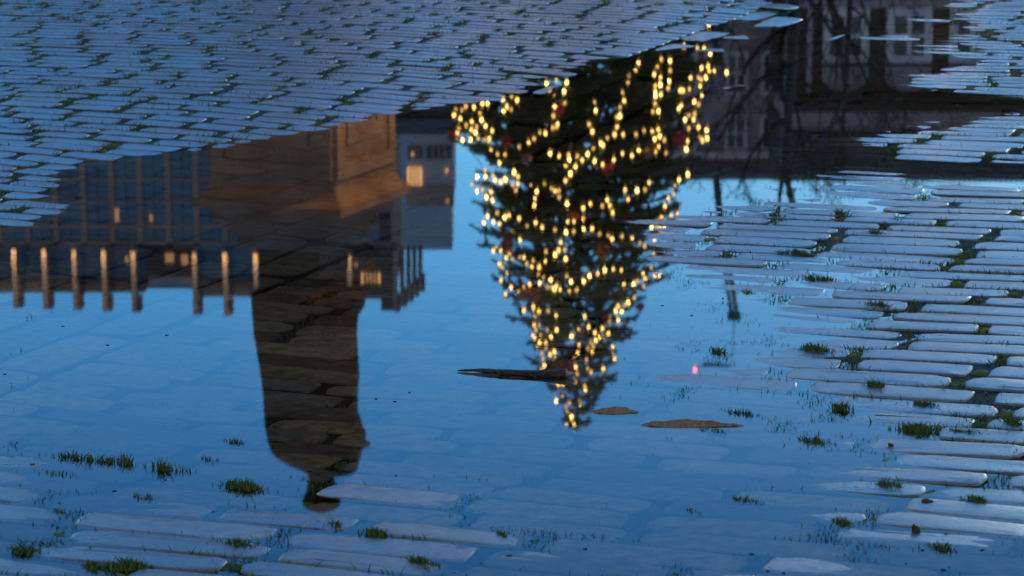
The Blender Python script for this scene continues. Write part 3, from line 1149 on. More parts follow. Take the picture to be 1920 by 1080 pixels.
# ------------------------------------------------------------------ the spruce with its lights
DT = 45.0
TX = MX(1084, DT, 400)
TIPZ = MZ(808, DT)
PROF = [(-600, 330), (-100, 310), (100, 268), (200, 250), (250, 240), (300, 218), (350, 204), (400, 198), (450, 184), (500, 166),
        (550, 148), (600, 118), (650, 92), (700, 70), (740, 42), (770, 24), (808, 3)]
PZ = np.array([MZ(p[0], DT) for p in PROF])
PR = np.array([p[1] * DT / FPX / CP for p in PROF])


def treeR(z):
    return float(np.interp(z, PZ, PR))


tree = empty("christmas_tree", (TX, DT, 0.0), "tall Christmas spruce mirrored upside down with warm lights and red baubles", "tree")
tb = MB()
tb.tube([(0, 0, 0), (0.02, 0, 3), (0, 0.02, 7), (0, 0, TIPZ - 0.1)], [0.17, 0.13, 0.07, 0.012], 10)
tb.build("trunk", MT['trunk'], tree, smooth=True)
V, F = [], []
nb = 0


def spray(p, d, L, wd, out):
    """a needle twig: two crossing narrow strips that taper"""
    d = d.normalized()
    a = d.cross(Vector((0, 0, 1)))
    if a.length < 0.05:
        a = Vector((1, 0, 0))
    a.normalize()
    b = d.cross(a).normalized()
    for ax_ in (a, b):
        m_ = p + d * L * 0.45
        e_ = p + d * L
        out.append((p - ax_ * wd * 0.30, p + ax_ * wd * 0.30, m_ + ax_ * wd * 0.5, m_ - ax_ * wd * 0.5))
        out.append((m_ - ax_ * wd * 0.5, m_ + ax_ * wd * 0.5, e_ + ax_ * wd * 0.06, e_ - ax_ * wd * 0.06))


quads = []
wood = MB()
z = 0.8
while z < TIPZ - 0.12:
    rr = treeR(z)
    n = 15 if rr > 1.6 else (11 if rr > 0.7 else (9 if rr > 0.4 else 6))
    a0 = random.uniform(0, 6.28)
    for k in range(n):
        az = a0 + 2 * math.pi * k / n + random.gauss(0, 0.18)
        L = rr * random.choice([random.uniform(0.72, 0.98), random.uniform(0.85, 1.12)])
        zz = z + random.uniform(-0.1, 0.1)
        d = Vector((math.cos(az), math.sin(az), 0))
        rise = random.uniform(0.05, 0.28) if rr > 0.6 else random.uniform(0.3, 0.6)
        pts = []
        for i in range(6):
            t = i / 5
            pts.append(Vector((0, 0, zz)) + d * (L * t) + Vector((0, 0, L * (rise * t - 0.50 * rise * t * t - 0.16 * t ** 3))))
        wood.tube(pts, [0.022 * (1 - 0.8 * i / 5) * (0.5 + rr * 0.3) for i in range(6)], 5, cap=False)
        ns = max(4, int(L / (0.062 if rr > 1.5 else 0.085)))
        for i in range(ns):
            t = 0.22 + 0.78 * (i + random.random()) / ns
            fi = min(4, int(t * 5))
            p = pts[fi].lerp(pts[fi + 1], t * 5 - fi) if fi < 5 else pts[5]
            side = 1 if i % 2 else -1
            sdv = Vector((-d.y, d.x, 0)) * side
            dd = (d * random.uniform(0.5, 1.0) + sdv * random.uniform(0.4, 1.0) + Vector((0, 0, random.uniform(-0.75, 0.15))))
            sl = (0.16 + 0.30 * (1 - t) * min(1, L)) * random.uniform(0.6, 1.2)
            spray(p, dd, sl, random.uniform(0.035, 0.065), quads)
            for q2 in range(2):
                p2 = p + dd.normalized() * sl * random.uniform(0.3, 0.7)
                d2 = dd.normalized() + sdv * random.uniform(-0.9, 0.9) + d * random.uniform(-0.2, 0.8) + Vector((0, 0, random.uniform(-0.8, 0.1)))
                spray(p2, d2, sl * random.uniform(0.35, 0.65), random.uniform(0.03, 0.055), quads)
        spray(pts[4], pts[5] - pts[4] + d * 0.02, 0.16 + 0.12 * L * random.random(), 0.06, quads)
    z += 0.21 if rr > 0.8 else (0.14 if rr > 0.4 else 0.19)
spray(Vector((0, 0, TIPZ - 0.3)), Vector((0, 0, 1)), 0.32, 0.06, quads)
for k in range(7):
    a = k * 0.9
    spray(Vector((0, 0, TIPZ - 0.22 + 0.02 * k)), Vector((math.cos(a), math.sin(a), 0.8)), 0.14, 0.04, quads)
VV = np.array([[tuple(v) for v in q_] for q_ in quads], dtype=np.float32).reshape(-1, 3)
FF = np.arange(len(VV)).reshape(-1, 4)
crown = np_mesh("crown", VV, FF, MT['needles'], tree)
wood.build("branches", MT['trunk'], tree)

# bulbs read off the photograph: (zoom origin x, y, scale, points)
ZB = [
    (820, 60, 4.0, [(142, 578), (183, 583), (214, 558), (274, 564), (338, 536), (378, 536), (125, 624), (172, 650), (318, 608), (332, 662),
                    (216, 700), (259, 672), (295, 708), (362, 705), (166, 716), (256, 732), (150, 756), (286, 754), (412, 742), (155, 810),
                    (188, 812), (250, 806), (308, 798), (358, 812), (383, 828), (390, 800), (403, 880), (452, 914), (508, 918), (466, 984),
                    (357, 1034), (492, 506), (557, 486), (598, 512), (498, 588), (523, 560), (555, 577), (820, 386), (892, 360), (971, 378),
                    (843, 430), (951, 445), (879, 487), (955, 528), (925, 520), (880, 552), (870, 630), (902, 690), (867, 718), (895, 716),
                    (811, 760), (769, 752), (726, 800), (686, 828), (613, 862), (846, 910), (914, 932), (984, 920), (990, 956), (963, 996),
                    (1036, 1012), (1050, 932), (1087, 962), (1126, 916), (1170, 872), (1178, 968), (998, 1062), (576, 1050), (1176, 535),
                    (1188, 590), (1138, 692), (1163, 746)]),
    (1080, 60, 4.0, [(470, 232), (447, 292), (398, 325), (390, 380), (350, 452), (361, 517), (330, 562), (330, 630), (306, 640), (308, 712),
                     (290, 768), (236, 796), (354, 768), (184, 836), (202, 850), (640, 204), (705, 217), (610, 260), (706, 290), (587, 318),
                     (634, 340), (700, 370), (595, 405), (632, 396), (692, 420), (594, 448), (636, 470), (597, 482), (593, 537), (576, 597),
                     (618, 594), (572, 745), (616, 730), (590, 803), (628, 782), (620, 860), (592, 897), (663, 810), (676, 906), (450, 768),
                     (510, 740), (472, 884), (536, 862), (348, 911), (420, 927), (283, 958), (200, 993), (136, 968), (130, 872), (810, 104),
                     (910, 120), (960, 122), (1007, 162), (1047, 207), (942, 271), (1000, 295), (1037, 292), (988, 256), (860, 343), (918, 343),
                     (939, 357), (973, 342), (931, 406), (850, 427), (805, 438), (783, 438), (1130, 303), (944, 477), (887, 523), (919, 542),
                     (790, 552), (771, 574), (848, 626), (890, 614), (882, 658), (818, 658), (846, 722), (918, 714), (979, 738), (983, 798),
                     (926, 792), (948, 812), (838, 818), (828, 880), (838, 1062)]),
    (860, 300, 4.154, [(205, 78), (145, 130), (210, 130), (268, 124), (283, 156), (327, 172), (364, 152), (107, 193), (144, 242), (186, 230),
                       (218, 288), (252, 246), (266, 314), (432, 95), (462, 130), (461, 185), (420, 190), (445, 238), (566, 158), (564, 184),
                       (608, 246), (594, 302), (590, 354), (668, 184), (724, 222), (752, 243), (781, 238), (783, 290), (845, 342), (868, 112),
                       (832, 162), (910, 54), (834, 36), (970, 375), (972, 455), (225, 437), (196, 490), (270, 482), (318, 498), (300, 412),
                       (360, 446), (393, 430), (470, 456), (427, 556), (478, 622), (532, 514), (600, 488), (650, 526), (750, 546), (850, 480),
                       (898, 480), (836, 564), (897, 558), (972, 540), (270, 704), (293, 680), (328, 706), (396, 732), (370, 762), (418, 768),
                       (318, 812), (342, 836), (370, 886), (330, 936), (408, 992), (364, 1044), (475, 756), (508, 758), (530, 806), (581, 783),
                       (570, 838), (627, 836), (620, 890), (661, 915), (716, 934), (631, 960), (690, 988), (722, 992), (763, 980), (745, 1004),
                       (790, 1008), (553, 967), (507, 990), (466, 1024), (680, 712), (676, 788), (752, 738), (778, 702), (824, 698), (794, 640),
                       (833, 770), (842, 904), (875, 950), (973, 946), (863, 1020), (918, 1012)]),
    (1060, 300, 4.154, [(140, 374), (142, 454), (195, 343), (288, 358), (326, 312), (347, 356), (368, 412), (366, 384), (465, 234), (489, 308),
                        (558, 238), (620, 232), (652, 176), (885, 152), (908, 168), (955, 118), (854, 198), (842, 262), (802, 298), (776, 360),
                        (874, 424), (826, 440), (750, 445), (722, 470), (830, 504), (776, 514), (710, 506), (735, 534), (673, 526), (750, 580),
                        (142, 540), (209, 536), (267, 576), (334, 588), (364, 616), (442, 596), (521, 608), (583, 646), (617, 670), (692, 620),
                        (690, 728), (670, 836), (698, 902), (735, 900), (687, 954), (605, 884), (622, 924), (564, 942), (532, 966), (456, 972),
                        (436, 858), (374, 850), (307, 857), (253, 884), (189, 902), (145, 946), (89, 1012), (33, 1020), (608, 984)]),
    (930, 540, 3.857, [(202, 162), (270, 132), (273, 156), (310, 170), (281, 204), (376, 166), (434, 200), (642, 205), (820, 208), (820, 240),
                       (866, 166), (909, 170), (884, 132), (934, 120), (956, 104), (1000, 70), (884, 234), (670, 282), (770, 292), (276, 268),
                       (312, 270), (290, 302), (370, 302), (437, 302), (262, 342), (280, 360), (322, 342), (397, 354), (546, 350), (598, 302),
                       (716, 324), (752, 352), (776, 344), (812, 330), (722, 380), (298, 424), (316, 396), (360, 396), (362, 436), (332, 470),
                       (391, 480), (422, 460), (425, 500), (340, 512), (350, 560), (332, 594), (602, 412), (592, 468), (568, 510), (685, 396),
                       (703, 422), (665, 436), (695, 462), (655, 518), (844, 426), (844, 466), (858, 512), (776, 584), (664, 582), (686, 608),
                       (572, 572), (564, 580), (586, 618), (556, 628), (450, 700), (485, 695), (575, 680), (640, 710), (645, 735), (480, 780),
                       (437, 818), (505, 860), (530, 830), (605, 820), (605, 845), (515, 890), (545, 930), (548, 950), (567, 988), (512, 978)]),
]
pix = []
for k in range(150):                     # the lowest swags, below what the puddle mirrors
    yy = random.uniform(-480, 60)
    rw = float(np.interp(yy, [p[0] for p in PROF], [p[1] for p in PROF]))
    pix.append((1084 + rw * 0.93 * random.uniform(-1, 1), yy))
for ox, oy, s, pl in ZB:
    for a, b in pl:
        pix.append((ox + a / s, oy + b / s))


def on_tree(px, py, inset=0.94):
    D = DT
    for _ in range(4):
        x, zz = M(px, py, D)
        r = treeR(zz) * inset
        D = DT - math.sqrt(max(r * r - (x - TX) ** 2, 0.0))
    x, zz = M(px, py, D)
    return Vector((x, D, zz))


BANDS = [(-520, -200, "string of warm lights round the lowest skirt of the Christmas tree, near the ground"),
         (-200, 60, "string of warm lights on the broad low branches just above the tree's skirt"),
         (60, 130, "string of warm lights hung down the lowest visible branches of the Christmas tree"),
         (130, 200, "second lowest string of warm lights, in vertical drops on the Christmas tree"),
         (200, 262, "string of warm lights swagged between the red baubles of the lower Christmas tree"),
         (262, 330, "string of warm lights in deep swags across the tree's broad lower middle"),
         (330, 400, "string of warm lights wound round the middle of the Christmas tree"),
         (400, 470, "string of warm lights in one long swag above the tree's middle"),
         (470, 552, "string of warm lights with a bright cluster on the upper middle of the tree"),
         (552, 640, "string of warm lights on the narrowing upper part of the Christmas tree"),
         (640, 720, "string of warm lights wound below the tree's tip around the top red bauble"),
         (720, 900, "topmost string of warm lights bunched at the very tip of the Christmas tree")]
bulb_me = []
for k in range(3):
    mb = MB()
    mb.sphere((0, 0, 0), 0.021, 8, 5, 1.35)
    o = mb.build("bulb", BULBS[k])
    bulb_me.append(o.data)
    bpy.data.objects.remove(o)
for lo, hi, lab in BANDS:
    pp = [p for p in pix if lo <= p[1] < hi]
    if not pp:
        continue
    pts = [on_tree(*p) for p in pp]
    order = [min(range(len(pts)), key=lambda i: pts[i].x)]
    left = set(range(len(pts))) - set(order)
    while left:
        c = pts[order[-1]]
        nx = min(left, key=lambda i: (pts[i] - c).length)
        order.append(nx)
        left.remove(nx)
    origin = Vector((TX, DT, sum(p.z for p in pts) / len(pts)))
    root = empty("light_string", origin, lab, "light string", "strings of lights on the Christmas tree")
    cb = MB()
    path = [pts[i] - origin for i in order]
    cb.tube([p + Vector((0, 0.02, 0.0)) for p in path], 0.006, 4, cap=False)
    cb.build("cable", MT['cable'], root)
    for i in order:
        me = bulb_me[random.choices((0, 1, 2), (0.35, 0.4, 0.25))[0]]
        b = link("bulb", me, root, pts[i] - origin)
        s = random.uniform(0.85, 1.2)
        b.scale = (s, s, s)

ORN = [(1046, 205, 'red', 0.10, "red bauble beside a vertical drop of lights, low on the tree"),
       (950, 266, 'red', 0.09, "red bauble on the lower left of the tree above a swag of lights"),
       (850, 250, 'red', 0.10, "red bauble at the tree's outermost lower left edge"),
       (988, 296, 'silver', 0.10, "silver and gold bauble, only silvery one on the lower left of the tree"),
       (1274, 262, 'red', 0.11, "large red bauble near the tree's lower right edge"),
       (1216, 281, 'gold', 0.11, "gold bauble left of the large red bauble, lower right of the tree"),
       (1139, 316, 'red', 0.10, "red bauble in the middle of the tree under a bright pair of lights"),
       (1078, 406, 'red', 0.07, "small dim red bauble at the tree's very centre"),
       (951, 459, 'red', 0.11, "red bauble at the tree's left edge, halfway up"),
       (1130, 471, 'gold', 0.12, "large gold bauble right of centre, halfway up the tree"),
       (1236, 479, 'red', 0.10, "dark red bauble at the tree's right edge, halfway up"),
       (1000, 550, 'red', 0.12, "red bauble beside a gold one at the left, upper half of the tree"),
       (980, 553, 'gold', 0.09, "gold bauble touching a red one at the left, upper half of the tree"),
       (1266, 386, 'gold', 0.08, "small gold bauble at the tree's right edge near clustered lights"),
       (1137, 594, 'red', 0.07, "faint small red bauble hung inside the upper branches"),
       (1062, 692, 'red', 0.17, "biggest red bauble, hung just under the tree's tip"),
       (1085, 620, 'gold', 0.08, "gold bauble near the trunk in the upper tree"),
       (1200, 575, 'red', 0.07, "small red bauble at the upper right edge of the tree")]
for px, py, c, r, lab in ORN:
    p = on_tree(px, py, 0.9)
    root = empty("bauble", p, lab, "bauble", "baubles on the Christmas tree")
    mb = MB()
    mb.sphere((0, 0, 0), r, 16, 10)
    mb.build("ball", MT[c], root, smooth=True)
    mb = MB()
    mb.tube([(0, 0, r * 0.93), (0, 0, r * 1.2)], [r * 0.22, r * 0.2], 8)
    mb.tube([(0, 0, r * 1.2), (r * 0.08, 0, r * 1.35), (0, 0, r * 1.5)], r * 0.03, 5)
    mb.build("hanger", MT['gold'], root)

# ------------------------------------------------------------------ monument
DS = 32.0
SX = MX(575, DS, 700)


def SZ(py):
    return MZ(py, DS)


# pedestal: square tiers, seen across its near right hand corner
PED_RZ = R(-22.9)
ped = empty("pedestal", (MX(568, DS, 350), DS + 0.1, 0.0), "tall stepped stone pedestal under the mirrored statue, warm lit below its cornice", "pedestal", rz=0)
PD = DS - 0.85
pz = lambda py: MZ(py, PD)
px2m = DS / FPX / CP
sq = lambda h, zz: [(h * a, h * b, zz) for a, b in ((-1, -1), (1, -1), (1, 1), (-1, 1))]


def tier(name, rows, m, parent=None):
    mb = MB()
    mb.loft([sq(wpx * px2m / 2, zz) for wpx, zz in rows])
    return mb.build(name, m, parent or ped, rz=PED_RZ)


SH_W = 253
tier("base", [(330, 0.0), (330, 0.45), (312, 0.5), (312, 0.95), (290, 1.02), (270, 1.25)], MT['pedestal'])
shaft = tier("shaft", [(SH_W, 1.25), (SH_W, pz(372))], MT['pedestal'])
# raised frames on each face of the shaft
for k in range(4):
    mb = MB()
    hw = SH_W * px2m / 2
    z0, z1 = 1.4, pz(340)
    t = 0.035
    fw = 0.17
    for (x0, x1, za, zb) in ((-hw + 0.02, -hw + fw, z0, z1), (hw - fw, hw - 0.02, z0, z1), (-hw + fw + 0.002, hw - fw - 0.002, z1 - 0.16, z1), (-hw + fw + 0.002, hw - fw - 0.002, z0, z0 + 0.16)):
        mb.box(x0, x1, -hw - t, -hw - 0.001, za, zb)
    mb.box(-hw + 0.3, hw - 0.3, -hw - 0.02, -hw - 0.001, z0 + 0.35, z1 - 0.35)
    mb.build("panel_frame", MT['pedestal'], shaft, rz=k * math.pi / 2)
for k in range(4):
    shaft.children[k].rotation_euler.z = k * math.pi / 2
tier("cornice", [(SH_W + 2, pz(358)), (SH_W + 10, pz(366)), (272, pz(376)), (292, pz(385)), (302, pz(388)), (302, pz(403)), (286, pz(406)), (254, pz(408))], MT['pedestal'])
tier("upper_step", [(252, pz(408)), (252, pz(430)), (247, pz(433)), (206, pz(436))], MT['pedestal'])
tier("upper_step", [(203, pz(436)), (203, pz(458)), (196, pz(461)), (182, pz(462))], MT['pedestal'])
tier("cap_slab", [(178, pz(462)), (184, pz(466)), (184, pz(480)), (176, pz(484)), (152, pz(486))], MT['pedestal_pale'])
tier("plinth", [(126, pz(486)), (122, pz(540)), (116, pz(546))], MT['bronze'])

# the robed figure as one continuous surface, head to hem
statue = empty("statue", (SX, DS, 0.0), "dark bronze statue of a robed scholar reading a book on the tall pedestal", "statue")
LR = [(540, 476, 668), (552, 470, 684), (575, 471, 683), (588, 472, 672), (620, 474, 670), (660, 481, 672), (700, 488, 675), (740, 492, 672), (770, 494, 672),
      (800, 496, 682), (830, 502, 682), (846, 508, 679), (857, 517, 676), (867, 537, 674), (876, 556, 672), (884, 572, 667), (889, 582, 645)]
NR = 72
rings = []
for i, (py, a, b) in enumerate(LR):
    zz = SZ(py)
    xa, xb = MX(a, DS, py) - SX, MX(b, DS, py) - SX
    cx, rx = (xa + xb) / 2, (xb - xa) / 2
    ry = rx * (0.72 if py < 860 else 0.8)
    fold = max(0.0, 1 - (py - 540) / 330.0)
    ring = []
    for k in range(NR):
        a_ = 2 * math.pi * k / NR
        f = 1 + 0.085 * fold * math.sin(11 * a_ + 0.5 * math.sin(zz * 3)) + 0.05 * fold * math.sin(5 * a_ + zz * 1.5)
        f -= 0.05 * fold
        ring.append((cx + rx * f * math.cos(a_), ry * f * math.sin(a_), zz))
    rings.append(ring)
# neck and head
hx = MX(603, DS, 925) - SX
for zp, r in ((888, 0.17), (894, 0.15), (898, 0.15), (904, 0.165), (914, 0.178), (926, 0.185), (938, 0.182), (948, 0.165), (955, 0.12), (959, 0.05)):
    zz = SZ(zp)
    rings.append([(hx + r * 0.92 * math.cos(2 * math.pi * k / NR) + 0.0, r * 1.05 * math.sin(2 * math.pi * k / NR) - 0.03, zz) for k in range(NR)])
sb = MB()
sb.loft(rings)
zb = SZ(800)
# sleeves, forearms and hands holding the book to the right
for sy, x0 in ((-0.36, 0.10), (-0.30, 0.42)):
    sh = Vector((x0 - 0.1 if sy < -0.33 else x0, -0.18, SZ(855)))
    el = Vector((x0 + (0.02 if sy < -0.33 else 0.10), -0.42, SZ(790)))
    wr = Vector((0.50 if sy < -0.33 else 0.60, -0.46, SZ(808)))
    sb.tube([sh, (sh + el) / 2 + Vector((0, -0.05, 0)), el, (el + wr) / 2, wr], [0.15, 0.16, 0.17, 0.13, 0.085], 12)
    for fgr in range(4):
        f0 = wr + Vector((0.0, 0.02 * fgr - 0.03, 0.02 * fgr - 0.03))
        sb.tube([f0 - Vector((0.03, 0, 0)), f0 + Vector((0.07, -0.012, 0.02)), f0 + Vector((0.11, 0.012, 0.035))], [0.026, 0.021, 0.015], 6)
    f0 = wr + Vector((0, 0.03, 0.05))
    sb.tube([f0 - Vector((0.03, 0, 0.02)), f0 + Vector((0.03, 0.02, 0.03)), f0 + Vector((0.06, 0.03, 0.03))], [0.028, 0.022, 0.016], 6)
# nose, brow, ears, chin facing right and forward
fz = SZ(922)
fd = Vector((math.cos(R(-40)), math.sin(R(-40)), 0))
hc = Vector((hx, -0.03, fz))
sd_ = Vector((-fd.y, fd.x, 0))
sb.tube([hc + fd * 0.16 + Vector((0, 0, 0.05)), hc + fd * 0.215 + Vector((0, 0, -0.02)), hc + fd * 0.18 + Vector((0, 0, -0.04))], [0.018, 0.03, 0.02], 7)
for s_ in (-1, 1):
    sb.sphere(hc + sd_ * s_ * 0.175 - fd * 0.02, 0.042, 8, 6, 1.4)
    sb.sphere(hc + fd * 0.165 + sd_ * s_ * 0.068 + Vector((0, 0, 0.035)), 0.026, 8, 6, 0.7)
sb.sphere(hc + fd * 0.165 + Vector((0, 0, -0.085)), 0.045, 8, 6, 0.45)
sb.sphere(hc + fd * 0.14 + Vector((0, 0, -0.145)), 0.06, 8, 6, 0.8)
body = sb.build("body", MT['bronze'], statue, smooth=True)
rm = body.modifiers.new("join", 'REMESH')
rm.mode = 'VOXEL'
rm.voxel_size = 0.014
rm.use_smooth_shade = True
cb = MB()
capz = SZ(935)
for r, dz in ((0.0, 0.0),):
    rr_ = []
    for (r_, z_) in ((0.188, -0.02), (0.205, 0.0), (0.215, 0.05), (0.20, 0.10), (0.16, 0.13), (0.09, 0.148), (0.02, 0.152)):
        rr_.append([(hx + r_ * math.cos(2 * math.pi * k / 24), -0.03 + r_ * 1.05 * math.sin(2 * math.pi * k / 24), capz + z_ - 0.03) for k in range(24)])
    cb.loft(rr_)
cb.build("cap", MT['bronze'], statue, smooth=True)
bk = MB()
bz = SZ(806)
for s_ in (-1, 1):
    c0 = Vector((0.56, -0.52, bz))
    vs = []
    for (u, v, w_) in ((0, -0.17, 0), (0.20, -0.17, 0.05), (0.20, 0.17, 0.05), (0, 0.17, 0), (0, -0.17, 0.05), (0.20, -0.17, 0.09), (0.20, 0.17, 0.09), (0, 0.17, 0.05)):
        vs.append(c0 + Vector((v * 0.35 + 0.0, s_ * u, v * 0.8 + 0.02)) + Vector((0.03, 0, 0)) * w_ * 10 * -1)
    bk.add(vs, [(0, 3, 2, 1), (4, 5, 6, 7), (0, 1, 5, 4), (1, 2, 6, 5), (2, 3, 7, 6), (3, 0, 4, 7)])
bk.build("book", MT['bronze'], statue)


def spot(loc, target, energy, col, size, rad=0.05, blend=0.6):
    d = bpy.data.lights.new("floodlight_beam", 'SPOT')
    d.energy = energy
    d.color = col
    d.spot_size = size
    d.spot_blend = blend
    d.shadow_soft_size = rad
    o = bpy.data.objects.new("floodlight_beam", d)
    COL.objects.link(o)
    o.location = loc
    o.rotation_euler = (Vector(target) - Vector(loc)).to_track_quat('-Z', 'Y').to_euler()
    return o


# ground floodlights washing the pedestal from below
for k, (fx, fy, lab) in enumerate(((3.6, -1.6, "floodlight on the ground right of the pedestal, throwing warm light up"), (-1.8, -2.6, "floodlight on the ground in front of the pedestal's left, throwing warm light up"))):
    p = Vector((ped.location.x + fx, ped.location.y + fy, 0.02))
    root = empty("floodlight", p, lab, "floodlight", "floodlights at the pedestal")
    mb = MB()
    mb.box(-0.16, 0.16, -0.11, 0.11, 0.12, 0.32)
    mb.box(-0.19, -0.165, -0.03, 0.03, 0.0, 0.26)
    mb.box(0.165, 0.19, -0.03, 0.03, 0.0, 0.26)
    mb.build("housing", MT['metal'], root)
    mb = MB()
    mb.box(-0.13, 0.13, -0.08, 0.08, 0.322, 0.334)
    mb.build("lens", MT['lamp'], root)
    sp = spot(p + Vector((0, 0, 0.42)), (ped.location.x, ped.location.y, 4.3), (230 if k == 0 else 24), (1.0, 0.55, 0.22), R(46))
    sp.parent = root
    sp.location = (0, 0, 0.42)
# ------------------------------------------------------------------ the lit tower block at the left
DO = 380.0
om = DO / FPX / CP


def OX(px, py=480):
    return MX(px, DO, py)


def OZ(py):
    return MZ(py, DO)


ob = empty("office_tower", (OX(367), DO, 0.0), "grey tower block with tall glowing fins along its roof, mirrored behind the statue", "tower")
obx = OX(367)
X = lambda px: OX(px) - obx
RZO = R(6.0)           # front face turns its right end slightly nearer
xl, xr = X(-160), X(738)
ztop = OZ(556)
zfin0 = OZ(460)
dep = 26.0
wl = MB()
wl.box(xl, xr, 0.0, dep, 0.0, OZ(450))                     # the mass behind the window grid
wl.box(xl, xr, 2.5, dep, OZ(450) + 0.003, OZ(548))          # set-back glazed top storey
ob_wall = wl.build("wall", MT['concrete_dark'], ob)
# roof edge with a gap in the middle
rf = MB()
rf.box(xl, X(268), 1.2, dep, OZ(530), OZ(552))
rf.box(X(365), X(660), 1.2, dep, OZ(530), OZ(560))
rf.box(X(660) + 0.01, xr, 0.9, dep, OZ(536), OZ(563))
rf.build("roof", MT['concrete_dark'], ob)
mb = MB()
mb.box(X(276), X(363), 1.0, 2.4, OZ(522), OZ(536))
o = mb.build("parapet", MT['palegrey'], ob)
mb = MB()
mb.box(X(714), X(742), -0.6, 3.0, 0.0, OZ(581))
mb.build("corner_pier", MT['concrete_dark'], ob)
# grid of piers and bands over glass
ROWS = [(282, 333), (338, 374), (379, 420), (427, 452)]
cols = [-160 + 52.6 * k for k in range(18)]
gm = MB()
for c in cols:
    gm.box(X(c), X(c) + 10 * om, -0.9, -0.003, 0.0, OZ(452))
for k, (ya, yb) in enumerate(ROWS[:-1]):
    for c in cols[:-1]:
        gm.box(X(c) + 10 * om + 0.01, X(c) + 52.6 * om - 0.01, -0.55, -0.003, OZ(yb), OZ(ROWS[k + 1][0]))
for c in cols[:-1]:
    gm.box(X(c) + 10 * om + 0.01, X(c) + 52.6 * om - 0.01, -0.7, -0.003, OZ(451), OZ(457))
gm.build("facade_grid", MT['concrete'], ob)
# windows of the storeys in view, each its own part
for k, (ya, yb) in enumerate(ROWS):
    for j, c in enumerate(cols[:-1]):
        mb = MB()
        x0, x1 = X(c) + 10 * om + 0.02, X(c) + 52.6 * om - 0.02
        mb.box(x0, x1, -0.12, -0.002, OZ(ya) + 0.01, OZ(yb) - 0.01)
        g = mb.build("window", MT['glass_teal'], ob)
        mb = MB()
        xm = (x0 + x1) / 2
        mb.box(xm - 0.07, xm + 0.07, -0.22, -0.122, OZ(ya) + 0.02, OZ(yb) - 0.02)
        mb.build("mullion", MT['concrete_dark'], g)
# lower storeys, hidden from the puddle: one sheet of windows
mb = MB()
zz = 4.0
while zz < OZ(282) - 3.2:
    for c in cols[:-1]:
        mb.box(X(c) + 10 * om + 0.02, X(c) + 52.6 * om - 0.02, -0.1, -0.002, zz, zz + 2.2)
    zz += 3.0
o = mb.build("lower_windows", MT['glass_teal'], ob)
o["kind"] = "stuff"
# glazed top storey with a few rooms lit
mb = MB()
mb.box(X(-160), X(268), 2.38, 2.498, OZ(466), OZ(528))
mb.box(X(365), X(480), 2.38, 2.498, OZ(466), OZ(528))
mb.build("glazing", MT['glass_teal'], ob)
for (a, b, ya, yb, m) in ((306, 322, 481, 498, 'lit_dim'), (336, 349, 484, 502, 'lit_dim'), (230, 237, 487, 498, 'lit_dim'), (283, 289, 402, 414, 'lit_dim'), (676, 712, 515, 538, 'lit'), (716, 722, 490, 499, 'lit'), (664, 669, 495, 504, 'lit_dim'), (212, 226, 390, 414, 'lit_dim')):
    mb = MB()
    yy = 2.3 if ya > 460 else -0.4
    mb.box(X(a), X(b), yy - 0.1 - (1.0 if a > 600 else 0), yy - (1.0 if a > 600 else 0), OZ(ya), OZ(yb))
    g = mb.build("lit_window", MT[m], ob)
    if b - a > 20:
        mb = MB()
        for q_ in range(1, 5):
            xx = X(a) + (X(b) - X(a)) * q_ / 5
            mb.box(xx - 0.18, xx + 0.18, yy - 1.3, yy - 1.105, OZ(ya), OZ(yb))
        mb.build("window_bars", MT['concrete_dark'], g)
# fins
FINS = [-84, -27, 30, 86, 142, 197, 252, 366, 423, 480, 655]


def fin(xc, yc, z0, z1, lightpow):
    mb = MB()
    wd = 8.0 * om
    mb.box(xc - wd / 2, xc + wd / 2, yc - 1.2, yc + 1.4, z0, z1)
    f = mb.build("fin", MT['fin'], ob)
    mb = MB()
    mb.box(xc - wd / 2 - 0.05, xc + wd * 1.35, yc - 0.3, yc + 1.9, z1 - 26 * om, z1 + 0.1)
    mb.build("fin_cap", MT['concrete_dark'], f)
    if lightpow:
        sp = spot((0, 0, 0), (0, 0, 1), lightpow, (1.0, 0.58, 0.22), R(64), 0.08, 0.8)
        sp.parent = ob
        sp.location = (xc, yc - 2.6, z0 - 1.6)
        sp.rotation_euler = (Vector((0, 0.75, 3.2))).to_track_quat('-Z', 'Y').to_euler()


for px in FINS:
    top = 571 + (px - 30) * 0.036
    fin(X(px + 2), -1.4, OZ(460 + (px - 30) * 0.018), OZ(top), 760 * random.uniform(0.6, 1.3))
# receding side face beyond the corner
for k, (px, top, dd) in enumerate(((741, 581, 0.0), (754, 571, 5), (766, 562, 10), (777, 553, 15), (788, 543, 20))):
    Dk = DO + dd
    xk = MX(px, Dk, 500) - obx
    z0, z1 = MZ(468 - k * 1.0, Dk), MZ(top, Dk)
    mb = MB()
    mb.box(xk - 0.28, xk + 0.28, dd - 1.0, dd + 1.4, z0, z1)
    f = mb.build("fin", MT['fin'], ob)
    mb = MB()
    mb.box(xk - 0.1, xk + 0.62, dd - 0.9, dd + 1.6, z1 - 2.0, z1 + 0.1)
    mb.build("fin_cap", MT['concrete_dark'], f)

